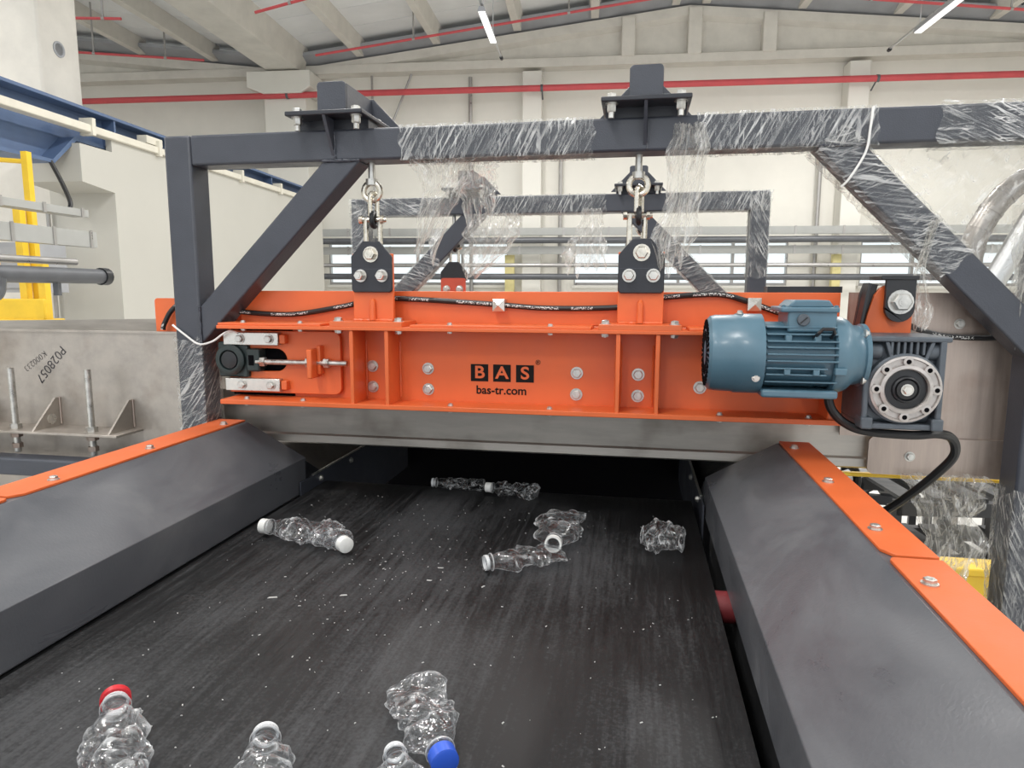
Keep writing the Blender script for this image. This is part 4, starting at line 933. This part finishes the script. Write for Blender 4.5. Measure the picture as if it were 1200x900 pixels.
wrap('clear stretch film wound round the right end of the front top beam', (.95, .05, bz), (1.30, .05, bz), YA, ZA, .052, .053, 'film_wrap_b', 3, .006)
dR = Vector((1, 0, -1)).normalized(); nR = Vector((1, 0, 1)).normalized()
wrap('clear stretch film wound round the slanting brace above the motor', Vector((.66, .05, .538)), Vector((.66, .05, .538))+dR*.52, YA, nR, .051, .053, 'film_cross', 4, .007)
wrap('clear stretch film wound round the lower part of the left post', (-1.4305, .05, -.42), (-1.4305, .05, -.075), YA, XA, .05, .05, 'film_cross', 5)
wrap('clear stretch film wound round the lower part of the right post', (1.2853, .05, -1.45), (1.2853, .05, -.49), YA, XA, .052, .052, 'film_wrap_b', 6, .008)
bz2 = .58
wrap('stretch film on the rear top beam, between the two rear brackets', (-.70, 1.83, bz2), (-.06, 1.83, bz2), YA, ZA, .05, .05, 'film_wrap', 7)
wrap('stretch film on the rear top beam, right of the rear chain', (.27, 1.83, bz2), (.83, 1.83, bz2), YA, ZA, .05, .05, 'film_wrap', 8)
wrap('stretch film on the left end of the rear top beam', (-1.58, 1.83, bz2), (-1.02, 1.83, bz2), YA, ZA, .05, .05, 'film_wrap_b', 9)
wrap('stretch film wound round the right post of the rear frame', (.7716, 1.83, .17), (.7716, 1.83, .61), YA, XA, .05, .05, 'film_wrap_b', 10)
wrap('stretch film wound round the left post of the rear frame', (-1.522, 1.83, -.1), (-1.522, 1.83, .60), YA, XA, .05, .05, 'film_cross', 11)
wrap('stretch film wound round the right brace of the rear frame', Vector((.28, 1.83, .35)), Vector((.28, 1.83, .35))+dR*.42, YA, nR, .05, .052, 'film_wrap', 12)
dL = Vector((-1, 0, -1)).normalized(); nL = Vector((-1, 0, 1)).normalized()
wrap('stretch film wound round the left brace of the rear frame', Vector((-1.06, 1.83, .29)), Vector((-1.06, 1.83, .29))+dL*.38, YA, nL, .05, .052, 'film_wrap', 13)

def hang(label, path, widths, mat, seed, pleats=5, amp=.02, wdir=(1, 0, 0), ragged=.05, group='loose stretch film hanging down'):
    """gathered film hanging along a path, pleated across its width"""
    P_ = smooth_path(path, 10); n = len(P_)-1; W = Vector(wdir).normalized(); D = Vector((-W.y, W.x, 0))
    def wd(u):
        t = u*(len(widths)-1); i = min(int(t), len(widths)-2); return widths[i]+(widths[i+1]-widths[i])*(t-i)
    def pt(a, u):
        i = min(int(u*n), n-1); c = P_[i].lerp(P_[i+1], u*n-i); o = a-.5
        ns = Vector((a*pleats*.9+seed*3.1, u*2.4, seed*1.7))
        f = noise.noise(ns)+.55*noise.noise(ns*2.7)+.3*noise.noise(ns*6.1)
        x = o*wd(u)*(1+.35*noise.noise(Vector((u*5+seed, o*2, 3))))
        z = -ragged*max(0, noise.noise(Vector((a*6, seed*2.3, 1.1)))+.2)*(u**3)*2
        return c+W*x+D*(amp*f*1.5)+Vector((0, 0, z+.006*noise.noise(ns*3)))
    L = sum((P_[i+1]-P_[i]).length for i in range(n)); Wm = max(widths)
    mb = MB().grid(pt, 44, 56, lambda a, u: (u*L*1.6, a*Wm*2.2))
    return solo('loose_film', mb, mat, label, 'film', group=group, angle=50)
hang('long crumpled tail of film hanging below the middle of the front beam', [(-.50, .02, .512), (-.50, .03, .44), (-.53, .03, .36), (-.575, .03, .255)], [.24, .15, .11, .07], 'film_loose', 21, 6, .022)
hang('broad torn sheet of film hanging beside the long tail under the front beam', [(-.42, .10, .512), (-.42, .12, .45), (-.40, .14, .38)], [.15, .16, .10], 'film_loose', 22, 4, .02)
hang('bunched film hanging on the left side of the rear frame bracket', [(-.70, 1.74, .53), (-.70, 1.73, .42), (-.74, 1.73, .30), (-.82, 1.73, .20)], [.30, .34, .26, .08], 'film_loose', 23, 7, .03)
hang('small wisp of film hanging under the rear beam', [(-.13, 1.76, .55), (-.14, 1.75, .43), (-.18, 1.74, .28)], [.10, .16, .26], 'film_loose', 24, 4, .02, ragged=.1)
hang('long knotted film hanging from the front beam beside the right chain', [(.262, -.012, .585), (.265, -.02, .50), (.255, -.01, .38), (.235, 0, .27), (.235, 0, .20)], [.10, .13, .09, .14, .09], 'film_loose', 25, 6, .022)
hang('twisted film strand dangling from the slanting brace beside the torque bracket', [(.955, -.012, .30), (.935, -.02, .22), (.918, -.03, .14), (.930, -.03, .06), (.925, -.03, .005)], [.03, .022, .03, .075, .03], 'film_loose', 26, 4, .016, ragged=.02)
hang('crumpled film bunch hanging below the steel plate beside the right post', [(1.08, .10, -.47), (1.09, .08, -.55), (1.11, .06, -.65), (1.10, .05, -.74)], [.24, .20, .18, .20], 'film_loose', 27, 8, .03, ragged=.06)
hang('knot of film hanging at the right edge in front of the shiny pipe', [(1.20, .02, .34), (1.21, .02, .22), (1.20, .02, .10), (1.21, .02, .0)], [.06, .07, .05, .04], 'film_loose', 28, 5, .02)
def sheet(label, c, mat, seed, amp, nu=50, nv=40):
    c = [Vector(p) for p in c]
    def pt(u, v):
        q = c[0].lerp(c[1], u).lerp(c[3].lerp(c[2], u), v)
        ns = Vector((q.x*9+seed, q.z*9+q.x*6, seed)); return q+Vector((0, amp*(noise.noise(ns)+.5*noise.noise(ns*2.6)), 0))
    L = (c[1]-c[0]).length; H = (c[3]-c[0]).length
    return solo('film_sheet', MB().grid(pt, nu, nv, lambda u, v: (u*L, v*H)), mat, label, 'film', group='loose stretch film hanging down', angle=60)
sheet('thin sheet of film stretched across the corner between top beam and slanting brace', [(.80, .06, .515), (1.24, .06, .515), (1.24, .08, .03), (1.10, .06, .17)], 'film_sheet', 31, .018)
for pts, lab in (([(.770, -.006, .612), (.765, -.010, .56), (.757, -.010, .49), (.72, -.010, .42), (.70, .0, .395)], 'pale film cord tied down across the front beam and brace'),
                 ([(-1.487, -.004, -.03), (-1.44, -.008, -.062), (-1.385, -.010, -.095), (-1.33, -.012, -.085), (-1.29, -.012, -.06), (-1.26, -.012, -.048), (-1.23, -.012, -.055)], 'pale film cord tied round the left post')):
    solo('tied_film', MB().tube(smooth_path(pts, 8), .0035, 6), 'white_plastic', lab, 'film', group='tied strips of film')

# ================================================================== PLASTIC BOTTLES ON THE BELT
def bottle(label, neck, end, r, flat, seed, cap=None, crush=1.0, lift=0.0, ring=None, neckless=False):
    """crushed clear bottle lying from neck to end (world x,y of the neck mouth and of the base)"""
    nk, en = Vector((*neck, 0)), Vector((*end, 0)); L = (en-nk).length; ax = (en-nk).normalized(); sd = Vector((-ax.y, ax.x, 0))
    rn = .0185 if r > .036 else .015
    zc = BZ+.006+max(r*flat, rn*1.05)+lift
    t = thing('plastic_bottle', label, 'bottle', (nk.x, nk.y, BZ), 'crushed clear bottles on the belt')
    off = Vector((seed*5.3, seed*2.9, seed*1.1))
    prof = [(.0, rn*.93), (.02, rn), (.04, rn), (.045, rn*1.12), (.06, rn*1.12), (.065, rn), (.085, rn), (.09, rn*1.32), (.105, rn*1.32), (.11, rn), (.15, rn*1.1)]
    n = 52
    for i in range(n+1):
        f = i/n; x = .16+f*.84
        rr = rn*1.1+(r-rn*1.1)*min(1, (f/.26))**.75
        if f > .3: rr *= 1-.05*(math.sin(f*40) > .3)
        if f > .95: rr *= 1-(f-.95)*6
        prof.append((x, rr))
    if neckless: prof = [(.16, .3*r)]+[(x, max(rr, .62*r)) for x, rr in prof[12:]]
    seg = 52; mb = MB(); vs = []
    for x, rr in prof:
        for k in range(seg):
            a = 2*math.pi*k/seg; f = max(0, (x-.14)/.86)
            fl = 1+(flat-1)*min(1, f*3.0)
            wide = 1+(1-flat)*.35*min(1, f*3)
            p = Vector((x*L, math.cos(a)*rr*wide, math.sin(a)*rr*fl))
            if f > 0:
                q = p*(1.0/max(r, .02))
                d1 = Vector((noise.noise(q*.9+off), noise.noise(q*.9+off*1.7), noise.noise(q*.9+off*2.3)))
                d2 = Vector((noise.noise(q*2.1+off), noise.noise(q*2.1+off*1.3), noise.noise(q*2.1+off*2.9)))
                rg = abs(noise.noise(q*1.5+off*.7))
                ds = noise.voronoi(q*1.15+off)[0]; d5 = noise.voronoi(q*2.4+off*1.3)[0]
                k5 = min(1, f*4)*crush
                p += (d1*.40+d2*.12)*r*k5
                nn = Vector((0, p.y, p.z))
                p += nn*k5*(.55*(ds[0]-.45)+.30*(d5[0]-.45))
                p += Vector((.5, 0, 0))*r*k5*(d5[1]-d5[0]-.3)*.3
            vs.append(p)
    zlo = BZ+.004
    W = [nk+ax*p.x+sd*p.y+Vector((0, 0, zc+p.z)) for p in vs]
    W = [Vector((p.x, p.y, max(p.z, zlo+.002*((i*7) % 5)/5))) for i, p in enumerate(W)]
    fs = []
    m_ = len(prof)
    for j in range(m_-1):
        for k in range(seg):
            k2 = (k+1) % seg; fs.append((j*seg+k, j*seg+k2, (j+1)*seg+k2, (j+1)*seg+k))
    fs.append(tuple((m_-1)*seg+k for k in range(seg)))
    mb.add(W, fs)
    part('body', mb, 'pet', t, angle=16)
    mz = Vector((0, 0, zc))
    if cap:
        part('cap', MB().ring(nk+mz-ax*.010, ax, [(rn*1.0, 0), (rn*1.22, .002), (rn*1.24, .024), (rn*1.05, .025)], 28), cap, t, label=cap.split('_')[0]+' screw cap')
    if ring:
        part('neck_ring', MB().ring(nk+mz-ax*.002, ax, [(rn*1.05, 0), (rn*1.32, 0), (rn*1.32, .014), (rn*1.05, .014)], 28, closed=True), ring, t, label=ring.split('_')[0]+' ring round the neck')
    for x in () if neckless else (.03, .05): part('thread', MB().ring(nk+mz+ax*(x*L), ax, [(rn*.9, -.002), (rn*1.12, -.002), (rn*1.12, .002), (rn*.9, .002)], 24, closed=True), 'pet', t)
    return t
bottle('crushed clear bottle with white cap by the left cover', (-.985, -.315), (-.74, -.345), .043, .62, 1, 'white_plastic', 1.0)
bottle('crumpled clear bottle whose white cap points away from the left cover', (-.680, -.405), (-.80, -.30), .038, .60, 2, 'white_plastic', 1.1)
bottle('flattened clear bottle lying sideways with open neck, below the upright fan-shaped one', (-.262, -.455), (-.065, -.335), .040, .42, 3, None, .8)
bottle('fan-shaped flattened clear bottle with its open mouth towards the camera', (-.088, -.325), (-.085, -.075), .052, .5, 4, None, .8, ring='white_plastic', lift=.01)
bottle('crumpled bottle bottom lying alone near the right cover', (.135, -.185), (.285, -.215), .047, .70, 5, None, 1.0, neckless=True)
bottle('clear bottle at the far belt end with its neck to the left', (-.63, .275), (-.42, .28), .029, .62, 6, None, .9)
bottle('crumpled clear bottle at the far belt end beside a small white cap', (-.40, .245), (-.21, .225), .033, .6, 7, 'white_plastic', 1.3)
bottle('crushed clear bottle with red neck ring at the lower left', (-.752, -1.205), (-.545, -1.45), .038, .80, 8, None, 1.0, ring='red_plastic', lift=.01)
bottle('clear bottle with open threaded neck at the bottom edge of the picture', (-.455, -1.225), (-.350, -1.43), .037, .80, 9, None, .8)
bottle('flattened clear bottle with blue cap at the bottom edge', (-.152, -1.225), (-.268, -1.035), .043, .45, 10, 'blue_plastic', .9)
bottle('clear bottle lying behind the blue cap with threaded neck to the left', (-.235, -1.222), (-.155, -1.38), .034, .7, 11, None, .8)
# pale plastic chips scattered over the belt: far too many and too small to count
mb = MB(); rnd = random.Random(12)
for k in range(330):
    x, y = rnd.uniform(-1.0, .30), rnd.uniform(-1.6, .15)
    if rnd.random() < .45: x, y = rnd.gauss(-.55, .22), rnd.gauss(-.55, .35)
    if not (-1.04 < x < .32 and y < .17): continue
    s_ = rnd.choice((.0005, .0006, .0008, .001, .0013)); e_ = rnd.uniform(1, 2.6); a = rnd.uniform(0, 3.14)
    if k < 6: s_ = rnd.uniform(.002, .0035); e_ = rnd.uniform(1.5, 4)
    c0, s0 = math.cos(a), math.sin(a); z = BZ+.0013
    P4 = [(x+c0*u*s_*e_-s0*v*s_, y+s0*u*s_*e_+c0*v*s_) for u, v in ((-1, -1), (1, -.6), (.8, 1), (-.7, .8))]
    mb.add([(p[0], p[1], z-.0012) for p in P4]+[(p[0], p[1], z) for p in P4], [(0,3,2,1),(4,5,6,7),(0,1,5,4),(1,2,6,5),(2,3,7,6),(3,0,4,7)])
solo('plastic_chips', mb, 'chips', 'tiny pale plastic chips scattered over the black belt', 'chips', kind='stuff', base=(-.36, -.8, BZ), angle=None)
